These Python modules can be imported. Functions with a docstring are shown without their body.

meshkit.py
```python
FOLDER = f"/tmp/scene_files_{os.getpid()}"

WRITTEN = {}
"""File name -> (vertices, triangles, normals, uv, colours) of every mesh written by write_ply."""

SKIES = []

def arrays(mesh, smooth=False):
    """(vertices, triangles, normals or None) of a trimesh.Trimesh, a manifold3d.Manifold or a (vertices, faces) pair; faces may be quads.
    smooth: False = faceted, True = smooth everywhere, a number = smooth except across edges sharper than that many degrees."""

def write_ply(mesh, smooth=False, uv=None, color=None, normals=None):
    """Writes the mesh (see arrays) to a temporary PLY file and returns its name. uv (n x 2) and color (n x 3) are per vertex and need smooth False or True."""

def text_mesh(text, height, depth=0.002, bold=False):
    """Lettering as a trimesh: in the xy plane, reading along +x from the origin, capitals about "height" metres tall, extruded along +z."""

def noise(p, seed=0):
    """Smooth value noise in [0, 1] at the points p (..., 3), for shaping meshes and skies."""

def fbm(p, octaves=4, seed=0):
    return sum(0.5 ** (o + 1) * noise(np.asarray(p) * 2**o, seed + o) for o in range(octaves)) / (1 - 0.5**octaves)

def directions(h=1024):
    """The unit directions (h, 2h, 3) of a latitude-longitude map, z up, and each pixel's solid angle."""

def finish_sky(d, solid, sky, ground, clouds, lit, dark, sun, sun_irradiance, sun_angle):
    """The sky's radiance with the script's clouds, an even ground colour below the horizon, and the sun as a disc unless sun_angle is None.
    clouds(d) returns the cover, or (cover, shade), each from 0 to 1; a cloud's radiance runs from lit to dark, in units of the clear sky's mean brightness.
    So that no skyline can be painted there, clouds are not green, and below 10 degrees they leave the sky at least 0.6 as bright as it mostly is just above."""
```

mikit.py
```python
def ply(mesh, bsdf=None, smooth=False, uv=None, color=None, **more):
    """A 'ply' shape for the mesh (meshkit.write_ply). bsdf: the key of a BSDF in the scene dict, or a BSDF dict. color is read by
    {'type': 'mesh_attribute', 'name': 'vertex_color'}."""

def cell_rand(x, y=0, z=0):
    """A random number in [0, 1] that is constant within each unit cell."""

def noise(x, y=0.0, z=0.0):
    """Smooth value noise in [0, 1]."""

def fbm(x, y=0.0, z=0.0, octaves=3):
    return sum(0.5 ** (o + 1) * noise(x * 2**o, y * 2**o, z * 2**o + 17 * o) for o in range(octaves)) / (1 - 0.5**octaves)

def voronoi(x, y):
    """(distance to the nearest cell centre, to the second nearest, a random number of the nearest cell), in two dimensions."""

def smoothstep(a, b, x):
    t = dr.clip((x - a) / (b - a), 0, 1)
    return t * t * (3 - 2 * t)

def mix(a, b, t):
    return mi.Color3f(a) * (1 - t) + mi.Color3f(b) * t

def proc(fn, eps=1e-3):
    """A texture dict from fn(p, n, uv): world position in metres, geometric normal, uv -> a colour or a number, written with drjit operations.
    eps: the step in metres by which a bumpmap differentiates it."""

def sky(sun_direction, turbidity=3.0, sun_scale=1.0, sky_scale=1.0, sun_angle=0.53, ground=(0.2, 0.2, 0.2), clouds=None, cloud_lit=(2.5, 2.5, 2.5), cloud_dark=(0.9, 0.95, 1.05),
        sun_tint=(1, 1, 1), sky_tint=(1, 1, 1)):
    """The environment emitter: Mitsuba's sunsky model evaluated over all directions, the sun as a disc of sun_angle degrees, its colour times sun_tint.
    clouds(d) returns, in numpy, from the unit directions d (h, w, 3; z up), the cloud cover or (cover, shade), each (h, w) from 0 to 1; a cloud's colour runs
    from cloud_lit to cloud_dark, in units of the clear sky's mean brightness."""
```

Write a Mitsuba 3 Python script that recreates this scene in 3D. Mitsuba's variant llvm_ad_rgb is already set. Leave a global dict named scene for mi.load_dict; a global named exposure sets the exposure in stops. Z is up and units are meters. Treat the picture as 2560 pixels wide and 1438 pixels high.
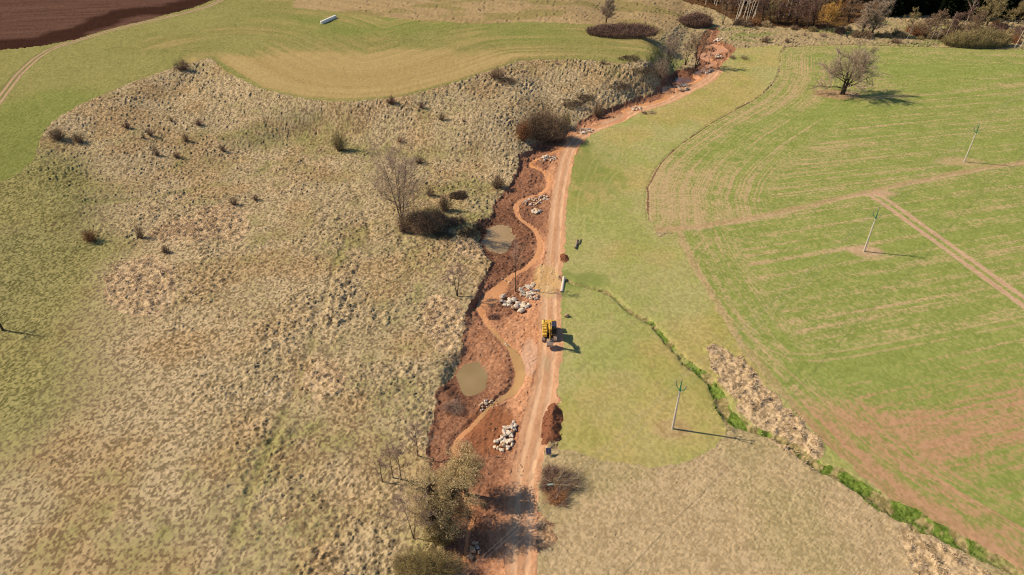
import math, numpy as np, trimesh, shapely, drjit as dr, mitsuba as mi, mikit, meshkit
from scipy.spatial import cKDTree
from shapely.geometry import Polygon, LineString
from mikit import noise, fbm, smoothstep, mix
T = mi.ScalarTransform4f
V = lambda *a: np.array(a, float)

# ---------------------------------------------------------------- camera, sky, sun, exposure
EYE_H, PITCH, FOCAL = 87.0, math.radians(36.0), 1730.0          # metres, downward tilt, focal length in photo pixels (2560 wide)
scene, labels = {}, {}
scene['camera'] = {'type': 'perspective', 'fov': 2 * math.degrees(math.atan(1280 / FOCAL)), 'fov_axis': 'x', 'near_clip': 1.0, 'far_clip': 9000.0,
                   'to_world': T().look_at(origin=[0, 0, EYE_H], target=[0, math.cos(PITCH) * 100, EYE_H - math.sin(PITCH) * 100], up=[0, 0, 1])}
SUN_EL, SUN_H = math.radians(41.0), V(-0.975, 0.20) / np.hypot(0.975, 0.20)
SUN = V(SUN_H[0] * math.cos(SUN_EL), SUN_H[1] * math.cos(SUN_EL), math.sin(SUN_EL))
scene['sky'] = mikit.sky(SUN, turbidity=3.0, sun_tint=(1.0, 0.97, 0.92), sky_scale=0.75, sky_tint=(1.0, 0.96, 0.90))
exposure = 1.87

# ---------------------------------------------------------------- survey: photo pixels to points on the terrain
def ray(px, py):
    x, y = (np.asarray(px, float) - 1280) / FOCAL, (719 - np.asarray(py, float)) / FOCAL
    return x, math.cos(PITCH) + y * math.sin(PITCH), -math.sin(PITCH) + y * math.cos(PITCH)
def flat(px, py, z=0.0):
    dx, dy, dz = ray(px, py)
    t = (EYE_H - z) / -dz
    return np.stack([t * dx, t * dy], -1)
def flats(pts, z=0.0): return flat(*np.array(pts, float).T, z)

# the land's large shape: a plateau with a bank that falls to the stream, wooded hills beyond
PLATEAU_Z = 8.0
CREST = flats([(-900, 420), (0, 280), (210, 255), (330, 205), (430, 172), (520, 150), (640, 222), (760, 250), (860, 256), (1000, 246), (1120, 212), (1225, 176), (1300, 150), (1420, 148), (1520, 158),
               (1620, 165), (1640, 120), (1600, 90), (1480, 60), (1250, -10)], PLATEAU_Z)
FOOT = flats([(-900, 1700), (0, 860), (200, 640), (400, 490), (560, 400), (700, 350), (790, 335), (860, 350), (1000, 372), (1140, 392), (1290, 398), (1390, 335), (1480, 288), (1560, 258), (1640, 225), (1668, 190),
              (1690, 130), (1720, 60), (1700, 0), (1500, -60)])
CREST = np.vstack([CREST, [CREST[-1] + [-100, 500], [-1500, 1200], [-1500, 150]]])
FOOT = np.vstack([FOOT, [FOOT[-1] + [0, 700], [-2500, 1500], [-2500, 120]]])
RX, RY, RS = np.arange(-420, 421, 2.0), np.arange(20, 561, 2.0), 2.0
def along(pts, step=0.3, closed=False):
    g = LineString(np.vstack([pts, pts[:1]]) if closed else pts)
    return shapely.get_coordinates(shapely.line_interpolate_point(g, np.arange(0, g.length, step)))
def step01(a, b, x):
    t = np.clip((x - a) / (b - a), 0, 1)
    return t * t * (3 - 2 * t)
def plateau_raster():
    gx, gy = np.meshgrid(RX, RY)
    q = np.stack([gx.ravel(), gy.ravel()], 1)
    c, f = Polygon(CREST).buffer(0), Polygon(FOOT).buffer(0)
    dc, df = cKDTree(along(CREST, 2, True)).query(q)[0], cKDTree(along(FOOT, 2, True)).query(q)[0]
    s = np.where(shapely.contains_xy(c, q[:, 0], q[:, 1]), 1, np.where(shapely.contains_xy(f, q[:, 0], q[:, 1]), (df / (dc + df + 1e-6)) ** (1 - 0.36 * step01(-95, -50, q[:, 0])), 0)).reshape(gx.shape)
    for _ in range(2):
        p = np.pad(s, 1, 'edge')
        s = (p[:-2, 1:-1] + p[2:, 1:-1] + p[1:-1, :-2] + p[1:-1, 2:] + 2 * s) / 6
    return s
PLATEAU = plateau_raster()
def land(q):
    """Height of the smooth land at the points q (n, 2)."""
    x, y = q[..., 0], q[..., 1]
    u, v = np.clip((x - RX[0]) / RS, 0, len(RX) - 1.001), np.clip((y - RY[0]) / RS, 0, len(RY) - 1.001)
    i, j = u.astype(int), v.astype(int)
    a, b = u - i, v - j
    s = (PLATEAU[j, i] * (1 - a) + PLATEAU[j, i + 1] * a) * (1 - b) + (PLATEAU[j + 1, i] * (1 - a) + PLATEAU[j + 1, i + 1] * a) * b
    hill = 0.30 * np.maximum(0, y - 372) * step01(20, 110, x) * (1 - step01(700, 1500, y)) + 60 * step01(700, 2500, y)
    fold = 3.4 * (meshkit.fbm(np.stack([x * 0.045, y * 0.03, x * 0], -1), 2, 9) - 0.5) * 4 * s * (1 - s)
    roll = fold + 0.5 * (meshkit.fbm(np.stack([x * 0.018, y * 0.018, x * 0], -1), 2, 5) - 0.5)
    return PLATEAU_Z * s + hill + roll
def on_ground(px, py):
    z = np.zeros(np.shape(px))
    for _ in range(12):
        z = land(flat(px, py, z))
    return flat(px, py, z)
def outline(pts): return on_ground(*np.array(pts, float).T)
def spot(px, py):
    q = on_ground(px, py)
    return V(q[0], q[1], ground_z(q[None])[0])
def tall(px, py, top):
    """Height of an upright thing that stands at (px, py) and whose top shows at row top."""
    q, d = on_ground(px, py), ray(px, top)
    return EYE_H + q[1] / d[1] * d[2] - land(q[None])[0]
def curve(pts, n=6):
    """A smooth line through the points (Catmull-Rom)."""
    p = np.asarray(pts, float)
    p = np.vstack([2 * p[0] - p[1], p, 2 * p[-1] - p[-2]])
    t = np.linspace(0, 1, n, endpoint=False)[:, None]
    out = [0.5 * (2 * b + (c - a) * t + (2 * a - 5 * b + 4 * c - d) * t**2 + (3 * b - a - 3 * c + d) * t**3) for a, b, c, d in zip(p[:-3], p[1:-2], p[2:-1], p[3:])]
    return np.vstack(out + [p[-2:-1]])

# ---------------------------------------------------------------- outlines of the fields, the dug strip, the water
DUG = outline([(1090, 1500), (1110, 1380), (1075, 1290), (1085, 1200), (1066, 1130), (1080, 1070), (1091, 1010), (1086, 985), (1125, 945), (1141, 910), (1156, 870), (1161, 820), (1167, 780), (1180, 745), (1199, 712),
               (1216, 680), (1228, 655), (1206, 632), (1200, 590), (1190, 552), (1222, 545), (1232, 520), (1241, 498), (1262, 478), (1282, 450), (1293, 420), (1296, 402), (1292, 388), (1332, 376), (1324, 362), (1348, 348), (1402, 333),
               (1440, 318), (1452, 300), (1480, 288), (1530, 268), (1580, 250), (1632, 235), (1650, 212), (1657, 190), (1690, 176), (1728, 172), (1746, 160), (1737, 140), (1742, 112), (1756, 88), (1764, 74), (1792, 70), (1800, 80), (1790, 92),
               (1803, 106), (1822, 112), (1838, 124), (1822, 146), (1806, 160), (1788, 192), (1748, 216), (1700, 241), (1622, 266), (1572, 296), (1502, 321), (1466, 346), (1445, 376), (1433, 402), (1424, 440), (1414, 500), (1408, 560),
               (1409, 620), (1402, 660), (1396, 690), (1388, 712), (1391, 760), (1396, 830), (1398, 900), (1396, 980), (1392, 1050), (1378, 1110), (1352, 1135), (1344, 1180), (1342, 1270), (1356, 1296), (1384, 1304), (1390, 1345), (1366, 1372), (1340, 1388), (1336, 1500)])
HAUL = outline(curve([(1298, 1500), (1303, 1300), (1312, 1200), (1324, 1130), (1344, 1040), (1360, 980), (1371, 900), (1375, 850), (1374, 760), (1378, 690), (1386, 640), (1391, 560), (1396, 500), (1406, 440), (1417, 390), (1438, 352), (1478, 325), (1540, 301),
                      (1592, 276), (1660, 256), (1720, 226), (1768, 201), (1790, 178)]))
FAR_RUTS = [outline(curve(a)) for a in ([(1790, 178), (1808, 155), (1818, 135), (1808, 118), (1785, 105), (1768, 90), (1775, 76)], [(1785, 180), (1796, 160), (1806, 140), (1795, 122), (1772, 112)])]
STREAM_PX = [(1760, 116, 6), (1779, 110, 8), (1803, 120, 14), (1795, 128, 10), (1767, 132, 12), (1761, 137, 18), (1768, 146, 14), (1785, 153, 8), (1771, 160, 6), (1745, 178, 8), (1737, 186, 6), (1747, 196, 10), (1718, 206, 5), (1683, 210, 5),
             (1664, 216, 7), (1661, 226, 8), (1669, 241, 8), (1642, 253, 8), (1605, 261, 8), (1558, 274, 6), (1563, 285, 7), (1550, 300, 8), (1505, 313, 7), (1430, 325, 6), (1416, 335, 5), (1418, 355, 7), (1405, 368, 8), (1363, 385, 6), (1330, 397, 9),
             (1329, 410, 11), (1358, 427, 9), (1373, 452, 14), (1362, 472, 12), (1325, 488, 8), (1298, 500, 12), (1288, 520, 12), (1300, 545, 10), (1325, 563, 12), (1341, 582, 12), (1349, 610, 15), (1340, 640, 15), (1314, 666, 15), (1284, 683, 14),
             (1262, 699, 22), (1226, 735, 44), (1203, 757, 26), (1205, 778, 15), (1219, 806, 13), (1240, 833, 10), (1268, 860, 10), (1287, 885, 24), (1299, 923, 25), (1294, 952, 24), (1275, 975, 19), (1252, 990, 14), (1228, 1008, 8), (1200, 1040, 12), (1173, 1066, 12),
             (1148, 1090, 14), (1135, 1120, 12), (1140, 1180, 10), (1165, 1240, 8), (1182, 1290, 8), (1168, 1330, 8), (1160, 1400, 8), (1150, 1500, 8)]
STREAM_PX = [(a, b, w * (1.7 if b < 330 else 1.0)) for a, b, w in STREAM_PX]
_c = curve(STREAM_PX, 8)
STREAM = on_ground(_c[:, 0], _c[:, 1])
STREAM_W = _c[:, 2] * np.hypot(STREAM[:, 1], EYE_H) / FOCAL / 2     # half width in metres
def ellipse_px(cx, cy, rx, ry, n=28, wob=0.08, seed=1):
    a = np.arange(n) * 2 * np.pi / n
    r = 1 + wob * np.sin(2 * a + seed) + wob * 0.6 * np.sin(3 * a + 2.3 * seed)
    return on_ground(cx + rx * r * np.cos(a), cy + ry * r * np.sin(a))
POND = [ellipse_px(1246, 586, 37, 38, seed=2, wob=0.05), ellipse_px(1180, 934, 40, 41, seed=4, wob=0.06), ellipse_px(1706, 193, 20, 8, seed=1)]
PLOUGH = outline([(-400, 190), (0, 126), (100, 116), (190, 99), (300, 71), (385, 45), (475, 22), (540, -2), (560, -30), (-600, -30)])
FARM_TRACK = outline(curve([(-60, 345), (0, 244), (30, 205), (62, 170), (102, 137), (142, 117), (190, 103), (262, 80), (340, 60), (440, 38), (520, 16), (565, -8), (600, -40)]))
HAY = outline([(-500, 400), (-60, 160), (0, 126), (190, 99), (385, 45), (545, -5), (580, -25), (740, -25), (730, 20), (790, 25), (960, 45), (1200, 62), (1300, 55), (1480, 62), (1600, 95), (1648, 120), (1640, 165), (1560, 160), (1440, 150), (1300, 151), (1240, 172),
               (1150, 204), (1000, 244), (870, 256), (760, 250), (650, 224), (560, 178), (525, 145), (430, 172), (330, 205), (240, 245), (200, 262), (130, 305), (100, 340), (92, 380), (60, 425), (20, 450), (-60, 470), (-500, 560)])
TAN_FIELD = outline([(740, -25), (730, 20), (790, 25), (960, 45), (1200, 62), (1300, 55), (1480, 62), (1640, 100), (1700, 60), (1720, 10), (1660, -25)])
MEADOW_R = outline([(1396, 695), (1402, 660), (1409, 620), (1408, 560), (1414, 500), (1424, 440), (1433, 402), (1445, 376), (1466, 346), (1502, 321), (1572, 296), (1622, 266), (1700, 241), (1748, 216), (1788, 192), (1806, 160), (1822, 146), (1840, 121), (1900, 117), (1955, 116),
                    (1950, 150), (1944, 190), (1900, 240), (1800, 294), (1740, 334), (1690, 370), (1648, 412), (1624, 452), (1614, 500), (1620, 548), (1650, 600), (1690, 650), (1740, 730), (1790, 830), (1760, 870), (1770, 950), (1800, 1020), (1812, 1080), (1790, 1115), (1745, 1145), (1690, 1163), (1620, 1170), (1540, 1160),
                    (1480, 1142), (1420, 1128), (1392, 1120), (1396, 980), (1398, 900), (1396, 830), (1391, 760)])
CROP_A_EDGE = outline(curve([(2560, 124), (2300, 116), (2100, 112), (1985, 116), (1955, 124), (1950, 150), (1944, 190), (1900, 240), (1800, 294), (1740, 334), (1690, 370), (1648, 412), (1624, 452), (1614, 500), (1620, 550)]))
CROP_A = np.vstack([outline([(3200, 150)]), CROP_A_EDGE, outline([(1640, 582), (1720, 580), (1850, 560), (2000, 531), (2180, 487), (2400, 442), (2560, 416), (3300, 344)])])
CROP_B_EDGE = outline(curve([(1690, 578), (1700, 610), (1740, 690), (1800, 790), (1850, 870), (1900, 935), (2000, 1045), (2100, 1145), (2250, 1265), (2400, 1365), (2540, 1445), (2700, 1540)]))
CROP_B = np.vstack([CROP_B_EDGE, outline([(3600, 1500), (3600, 330), (2560, 408), (2400, 434), (2180, 480), (2000, 525), (1850, 554), (1720, 575)])])
PATH_AB = outline(curve([(1625, 577), (1720, 570), (1850, 550), (2000, 521), (2180, 477), (2400, 431), (2560, 405), (2800, 380)]))
FIELD_TRACK = outline(curve([(2168, 478), (2200, 495), (2300, 568), (2400, 642), (2500, 714), (2570, 764), (2800, 930)]))
DITCH_LINE = outline(curve([(1402, 694), (1440, 708), (1500, 724), (1540, 745), (1568, 775), (1620, 800), (1652, 832), (1684, 872), (1722, 912), (1762, 944), (1790, 980), (1806, 1020), (1830, 1050), (1878, 1072), (1930, 1090), (1990, 1125), (2050, 1168), (2130, 1205), (2210, 1262), (2300, 1308), (2410, 1362), (2540, 1434), (2640, 1490)]))
REEDS = [outline(p) for p in ([(1780, 862), (1822, 880), (1860, 900), (1930, 985), (1990, 1040), (2050, 1108), (2058, 1150), (2030, 1165), (1960, 1130), (1900, 1075), (1850, 1030), (1820, 985), (1790, 950), (1762, 912)],
                              [(480, 545), (520, 515), (570, 508), (620, 530), (625, 580), (590, 610), (540, 600), (490, 610), (430, 610), (375, 600), (385, 570), (430, 552)],
                              [(270, 690), (300, 660), (370, 638), (420, 650), (445, 690), (440, 750), (400, 790), (330, 795), (280, 770), (260, 730)],
                              [(750, 930), (790, 905), (850, 905), (872, 940), (850, 985), (790, 1005), (755, 980)],
                              [(1050, 760), (1090, 735), (1140, 750), (1160, 775), (1155, 830), (1130, 900), (1100, 880), (1060, 830)],
                              [(2240, 1320), (2300, 1330), (2380, 1375), (2470, 1425), (2520, 1470), (2300, 1470), (2260, 1380)],
                              [(1150, 600), (1200, 605), (1228, 630), (1210, 650), (1160, 650), (1130, 625)])]
RIPARIAN = outline([(1640, 100), (1700, 60), (1735, 8), (1800, 30), (1900, 45), (2200, 30), (2900, 20), (3300, 140), (2560, 124), (2300, 116), (2100, 112), (1985, 116), (1900, 117), (1838, 121), (1822, 112), (1803, 106), (1790, 92), (1800, 80), (1764, 74), (1742, 112), (1737, 140), (1690, 176), (1650, 200), (1640, 165), (1648, 120)])
WOOD = outline([(1690, 5), (1720, 8), (1780, 24), (1830, 50), (1860, 62), (1950, 68), (2030, 76), (2110, 66), (2190, 40), (2300, 36), (2480, 44), (2600, 40), (3400, 60), (3400, -60), (1600, -60)])
LOWER_EDGE = MEADOW_R

# ---------------------------------------------------------------- the terrain: one sheet, finer near by than far off, cut into fields
rng = np.random.default_rng(7)
ys = [46.0]
while ys[-1] < 400: ys.append(ys[-1] + min(0.9, 0.9 * (ys[-1] ** 2 + EYE_H**2) / (692 * EYE_H)))
ys = np.array([-3000, -900, -300, -120, -50, -10, 15, 30, 40] + ys + [405, 415, 430, 450, 480, 520, 600, 750, 1000, 1500, 2500, 4500.0])
ss = np.concatenate([[-40, -18, -9, -5, -3, -2, -1.6, -1.35, -1.22], np.linspace(-1.12, 1.12, 1001), [1.22, 1.35, 1.6, 2, 3, 5, 9, 18, 40]])
half = 0.74 * (51.1 + 0.809 * np.maximum(ys, 20))
GX, GY = half[:, None] * ss[None, :], np.repeat(ys[:, None], len(ss), 1)
Q = np.stack([GX.ravel(), GY.ravel()], 1)
N = len(Q)
nz = lambda f, seed=0, octaves=3, q=None: meshkit.fbm(np.stack([(Q if q is None else q)[:, 0] * f, (Q if q is None else q)[:, 1] * f, np.zeros(N if q is None else len(q))], -1), octaves, seed) - 0.5
warp = np.stack([nz(0.5, 1, 4), nz(0.5, 2, 4)], 1) * 1.5
QW = Q + warp
TRAILS = [outline(curve(t)) for t in ([(95, 488), (190, 506), (300, 502), (400, 490), (500, 470), (600, 446), (665, 425), (672, 405)], [(868, 600), (850, 640), (828, 700), (800, 790), (770, 890), (742, 960), (705, 1050), (660, 1150), (600, 1300), (560, 1440)],
                                              [(420, 520), (350, 600), (330, 640)], [(700, 350), (760, 380), (840, 420), (900, 500), (930, 600)], [(430, 795), (560, 800), (700, 790), (790, 770)], [(1290, 330), (1350, 300), (1450, 262), (1560, 212)], [(60, 1190), (160, 1150), (300, 1120)])]
DARK_BAND = outline(curve([(885, 640), (860, 700), (838, 780), (815, 870)]))
def near_line(line, q, reach):
    """Distance of the points q from a line, and the index of its nearest sample; inf beyond reach."""
    s = along(line, 0.25)
    lo, hi = line.min(0) - reach, line.max(0) + reach
    i = np.nonzero(((q >= lo) & (q <= hi)).all(1))[0]
    d, k = np.full(len(q), np.inf), np.zeros(len(q), int)
    d[i], k[i] = cKDTree(s).query(q[i], distance_upper_bound=reach, workers=-1)
    return d, np.minimum(k, len(s) - 1)
def inside(poly, q=None):
    q = QW if q is None else q
    p = Polygon(poly).buffer(0)
    shapely.prepare(p)
    return shapely.contains_xy(p, q[:, 0], q[:, 1])
def depth_in(poly, q, reach):
    """Distance from the outline, positive inside, negative outside, clipped at reach."""
    d = near_line(np.vstack([poly, poly[:1]]), q, reach)[0]
    return np.where(inside(poly, q), 1, -1) * np.minimum(d, reach)

NAMES = ['rough_meadow', 'riparian_meadow', 'forest_floor', 'hay_meadow', 'dry_grassland', 'ploughed_field', 'mown_meadow', 'dry_meadow', 'crop_field', 'crop_field_001', 'excavated_soil', 'haul_track', 'stream', 'pond', 'pond_001', 'pond_002', 'ditch_bank', 'farm_track', 'reed_bed']
REG = {n: i for i, n in enumerate(NAMES)}
DRY = np.vstack([outline([(1330, 1520), (1340, 1280), (1345, 1180), (1352, 1135), (1392, 1120), (1420, 1128), (1480, 1142), (1540, 1160), (1620, 1170), (1690, 1163), (1745, 1145), (1790, 1115), (1812, 1080), (1880, 1074), (1990, 1127), (2130, 1207), (2300, 1310), (2540, 1436), (2700, 1530)])])
FINE_LEFT = outline([(-700, 500), (60, 430), (110, 480), (200, 610), (250, 690), (290, 800), (340, 880), (430, 960), (520, 1060), (570, 1200), (600, 1330), (620, 1600), (-900, 1600)])
reg = np.zeros(N, np.int16)
for name, poly in (('riparian_meadow', RIPARIAN), ('mown_meadow', np.vstack([CROP_B_EDGE, DITCH_LINE[::-1]])), ('forest_floor', WOOD), ('hay_meadow', HAY), ('dry_grassland', TAN_FIELD), ('ploughed_field', PLOUGH), ('mown_meadow', MEADOW_R), ('dry_meadow', DRY), ('crop_field', CROP_A), ('crop_field_001', CROP_B)):
    reg[inside(poly)] = REG[name]
reg[(GY.ravel() > 403) & (Q[:, 0] > -20)] = REG['forest_floor']
ditch_d, ditch_k = near_line(DITCH_LINE, QW, 12)
n_ditch = len(along(DITCH_LINE, 0.25))
ditch_w = np.interp(ditch_k / n_ditch, [0, 0.2, 0.33, 0.45, 0.52, 0.56, 0.62, 0.8, 0.95, 1], [0.3, 0.3, 0.55, 1.0, 1.5, 0.6, 0.6, 1.8, 0.9, 0.4])
reg[ditch_d < ditch_w] = REG['ditch_bank']
ft_d, _ = near_line(FARM_TRACK, QW, 6)
reg[ft_d < 1.9] = REG['farm_track']
dug = depth_in(DUG, QW, 14)
reg[dug > 0] = REG['excavated_soil']
haul_d, haul_k = near_line(HAUL, Q + warp * 0.6, 20)
haul_w = np.interp(haul_k / len(along(HAUL, 0.25)), [0, 0.25, 0.4, 1], [2.3, 2.3, 2.1, 2.2])
reg[(haul_d < haul_w)] = REG['haul_track']
sd, sk = near_line(STREAM, Q + warp * 0.3, 8)
sw = np.maximum(0.3, np.interp(sk * 0.25, np.r_[0, np.cumsum(np.hypot(*np.diff(STREAM, axis=0).T))], STREAM_W))
pond_in = [depth_in(p, Q + warp * 1.1, 6) for p in POND]

z = land(Q)
soft = z.copy()
k_dug = step01(2.0, 6.5, haul_d)
k_dug *= 0.30 + 0.60 * step01(0.0, 0.16, nz(0.06, 15, 2))
cut = np.where(dug > 0, step01(0, 0.9, dug) * (0.12 + 0.85 * k_dug), 0)
z -= cut
lump = 0.60 * nz(0.45, 11, 3) + 0.70 * nz(1.3, 12, 4)
z += np.where(reg == REG['excavated_soil'], lump * step01(0, 1.5, dug) * (0.45 + 0.55 * k_dug), 0)
edge = np.minimum(np.abs(haul_d - 0.95), 9)
z -= np.where(haul_d < 2.6, 0.06 * np.exp(-(edge / 0.3) ** 2) * (1 - 0.5 * step01(1.9, 2.6, haul_d)), 0) - np.where(haul_d < 2.6, 0.05 * nz(1.6, 13, 2), 0)
z += np.where((haul_d > 1.9) & (haul_d < 2.9) & (dug > 0), 0.05 * np.exp(-((haul_d - 2.4) / 0.3) ** 2) * (1 + 3 * nz(0.8, 14, 2)), 0)
level = soft - 0.97 * k_dug - 0.30
bank = step01(0.9, -0.1, sd - sw)
z = np.where(sd < sw + 0.9, z * (1 - bank) + (level - 0.05) * bank, z)
wet = sd < sw
reg[wet] = REG['stream']
z = np.where(wet, level, z)
for i, d in enumerate(pond_in):
    lv = float(np.min(soft[d > 0])) - (1.45, 1.35, 1.3)[i]
    b = step01(-3.2, -0.2, d)
    z = np.where((d > -3.2) & (d <= 0), z * (1 - b) + lv * b, z)
    z = np.where(d > 0, lv, z)
    reg[d > 0] = REG['pond'] + i
ft_e = np.abs(ft_d - 0.85)
z -= np.where(reg == REG['farm_track'], 0.10 * np.exp(-(ft_e / 0.3) ** 2), 0)
z -= np.where(ditch_d < 6, 0.55 * np.exp(-(ditch_d / (0.5 + 0.35 * ditch_w)) ** 2), 0)
path_d = near_line(PATH_AB, Q, 8)[0]
z -= 0.04 * np.exp(-(path_d / 0.6) ** 2)
edge_d = near_line(CROP_A_EDGE, Q, 4)[0]
z -= 0.14 * np.exp(-(edge_d / 0.3) ** 2)                        # the open furrow that bounds the crop
base_z = z.copy()
visible = (GY.ravel() > 40) & (GY.ravel() < 402) & (np.abs(GX) < 1.13 * half[:, None]).ravel()
_vis = np.nonzero(visible)[0]
_tree = cKDTree(Q[_vis])
def ground_z(q): return base_z[_vis[_tree.query(np.asarray(q, float))[1]]]

# grass tussocks: humps in the sheet, and blades on them further down
fine_left = step01(-7, 7, depth_in(FINE_LEFT, Q, 14))
reed_in = np.clip(np.max([step01(-2.0, 2.0, depth_in(p, QW, 4)) for p in REEDS], 0) * (1 + 1.5 * nz(0.5, 31, 3)), 0, 1)
amp = np.select([reg == REG[n] for n in ('rough_meadow', 'riparian_meadow', 'hay_meadow', 'dry_grassland', 'dry_meadow', 'forest_floor', 'ditch_bank')], [1.0, 0.6, 0.06, 0.2, 0.10, 0.5, 0.5], 0.0)
patchy = step01(-0.16, 0.16, nz(0.09, 21, 3))
amp = np.where(reg == REG['rough_meadow'], np.where(fine_left > 0, 1, 1) * (1 - 0.80 * fine_left) * (0.30 + 0.85 * patchy), amp)
def oval(px, py, rx, ry): c = on_ground(px, py); return np.clip(1.4 - np.hypot((Q[:, 0] - c[0]) / rx, (Q[:, 1] - c[1]) / ry), 0, 1)
amp *= 1 - 0.72 * np.maximum(oval(560, 345, 62, 17), oval(900, 420, 20, 14))
trail_d = np.min([near_line(t, QW, 3)[0] for t in TRAILS], 0)
amp *= 1 - 0.85 * step01(1.1, 0.5, np.where(np.isfinite(trail_d), trail_d, 9))
amp *= 1 + 0.8 * step01(4.5, 1.5, np.minimum(near_line(DARK_BAND, QW, 6)[0], 9))
z -= 0.12 * step01(1.0, 0.3, np.where(np.isfinite(trail_d), trail_d, 9))
amp = np.maximum(amp, reed_in * 1.25 * (dug <= 0) * (reg != REG['crop_field_001']))
sub = rng.random(N)
cell = np.gradient(GX, axis=1).ravel() * np.gradient(GY, axis=0).ravel()
pick = np.nonzero(visible & (amp > 0.12) & (sub < np.minimum(0.95, cell * (0.55 + 0.6 * patchy))))[0]
TUS, TUS_A = Q[pick] + rng.normal(0, 0.1, (len(pick), 2)), amp[pick] * rng.uniform(0.35, 1.15, len(pick))
reg[(reed_in > 0.5) & np.isin(reg, [REG['rough_meadow'], REG['mown_meadow'], REG['dry_meadow']])] = REG['reed_bed']
dk, kk = cKDTree(TUS).query(Q[_vis], k=2, distance_upper_bound=2.5, workers=-1)
TUS_R = rng.uniform(0.30, 0.75, len(pick)) * (1 + 0.3 * (TUS_A > 1.2))
Ap, Rp = np.append(TUS_A, 0), np.append(TUS_R, 1)
hump = np.max(0.35 * Ap[kk] * np.exp(-(np.where(np.isfinite(dk), dk, 9) / Rp[kk]) ** 2), 1)
z[_vis] += hump
z += amp * 0.26 * nz(1.5, 22, 4) + (amp > 0.05) * 0.28 * nz(0.12, 23, 3)
z += np.where(np.isin(reg, [REG['mown_meadow'], REG['crop_field'], REG['crop_field_001'], REG['hay_meadow']]), 0.05 * nz(1.2, 24, 3), 0)
z += np.where(reg == REG['ploughed_field'], 0.10 * np.sin((Q[:, 1] * 0.98 - Q[:, 0] * 0.2) * 2.2) + 0.25 * nz(0.9, 25, 3), 0)
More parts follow.
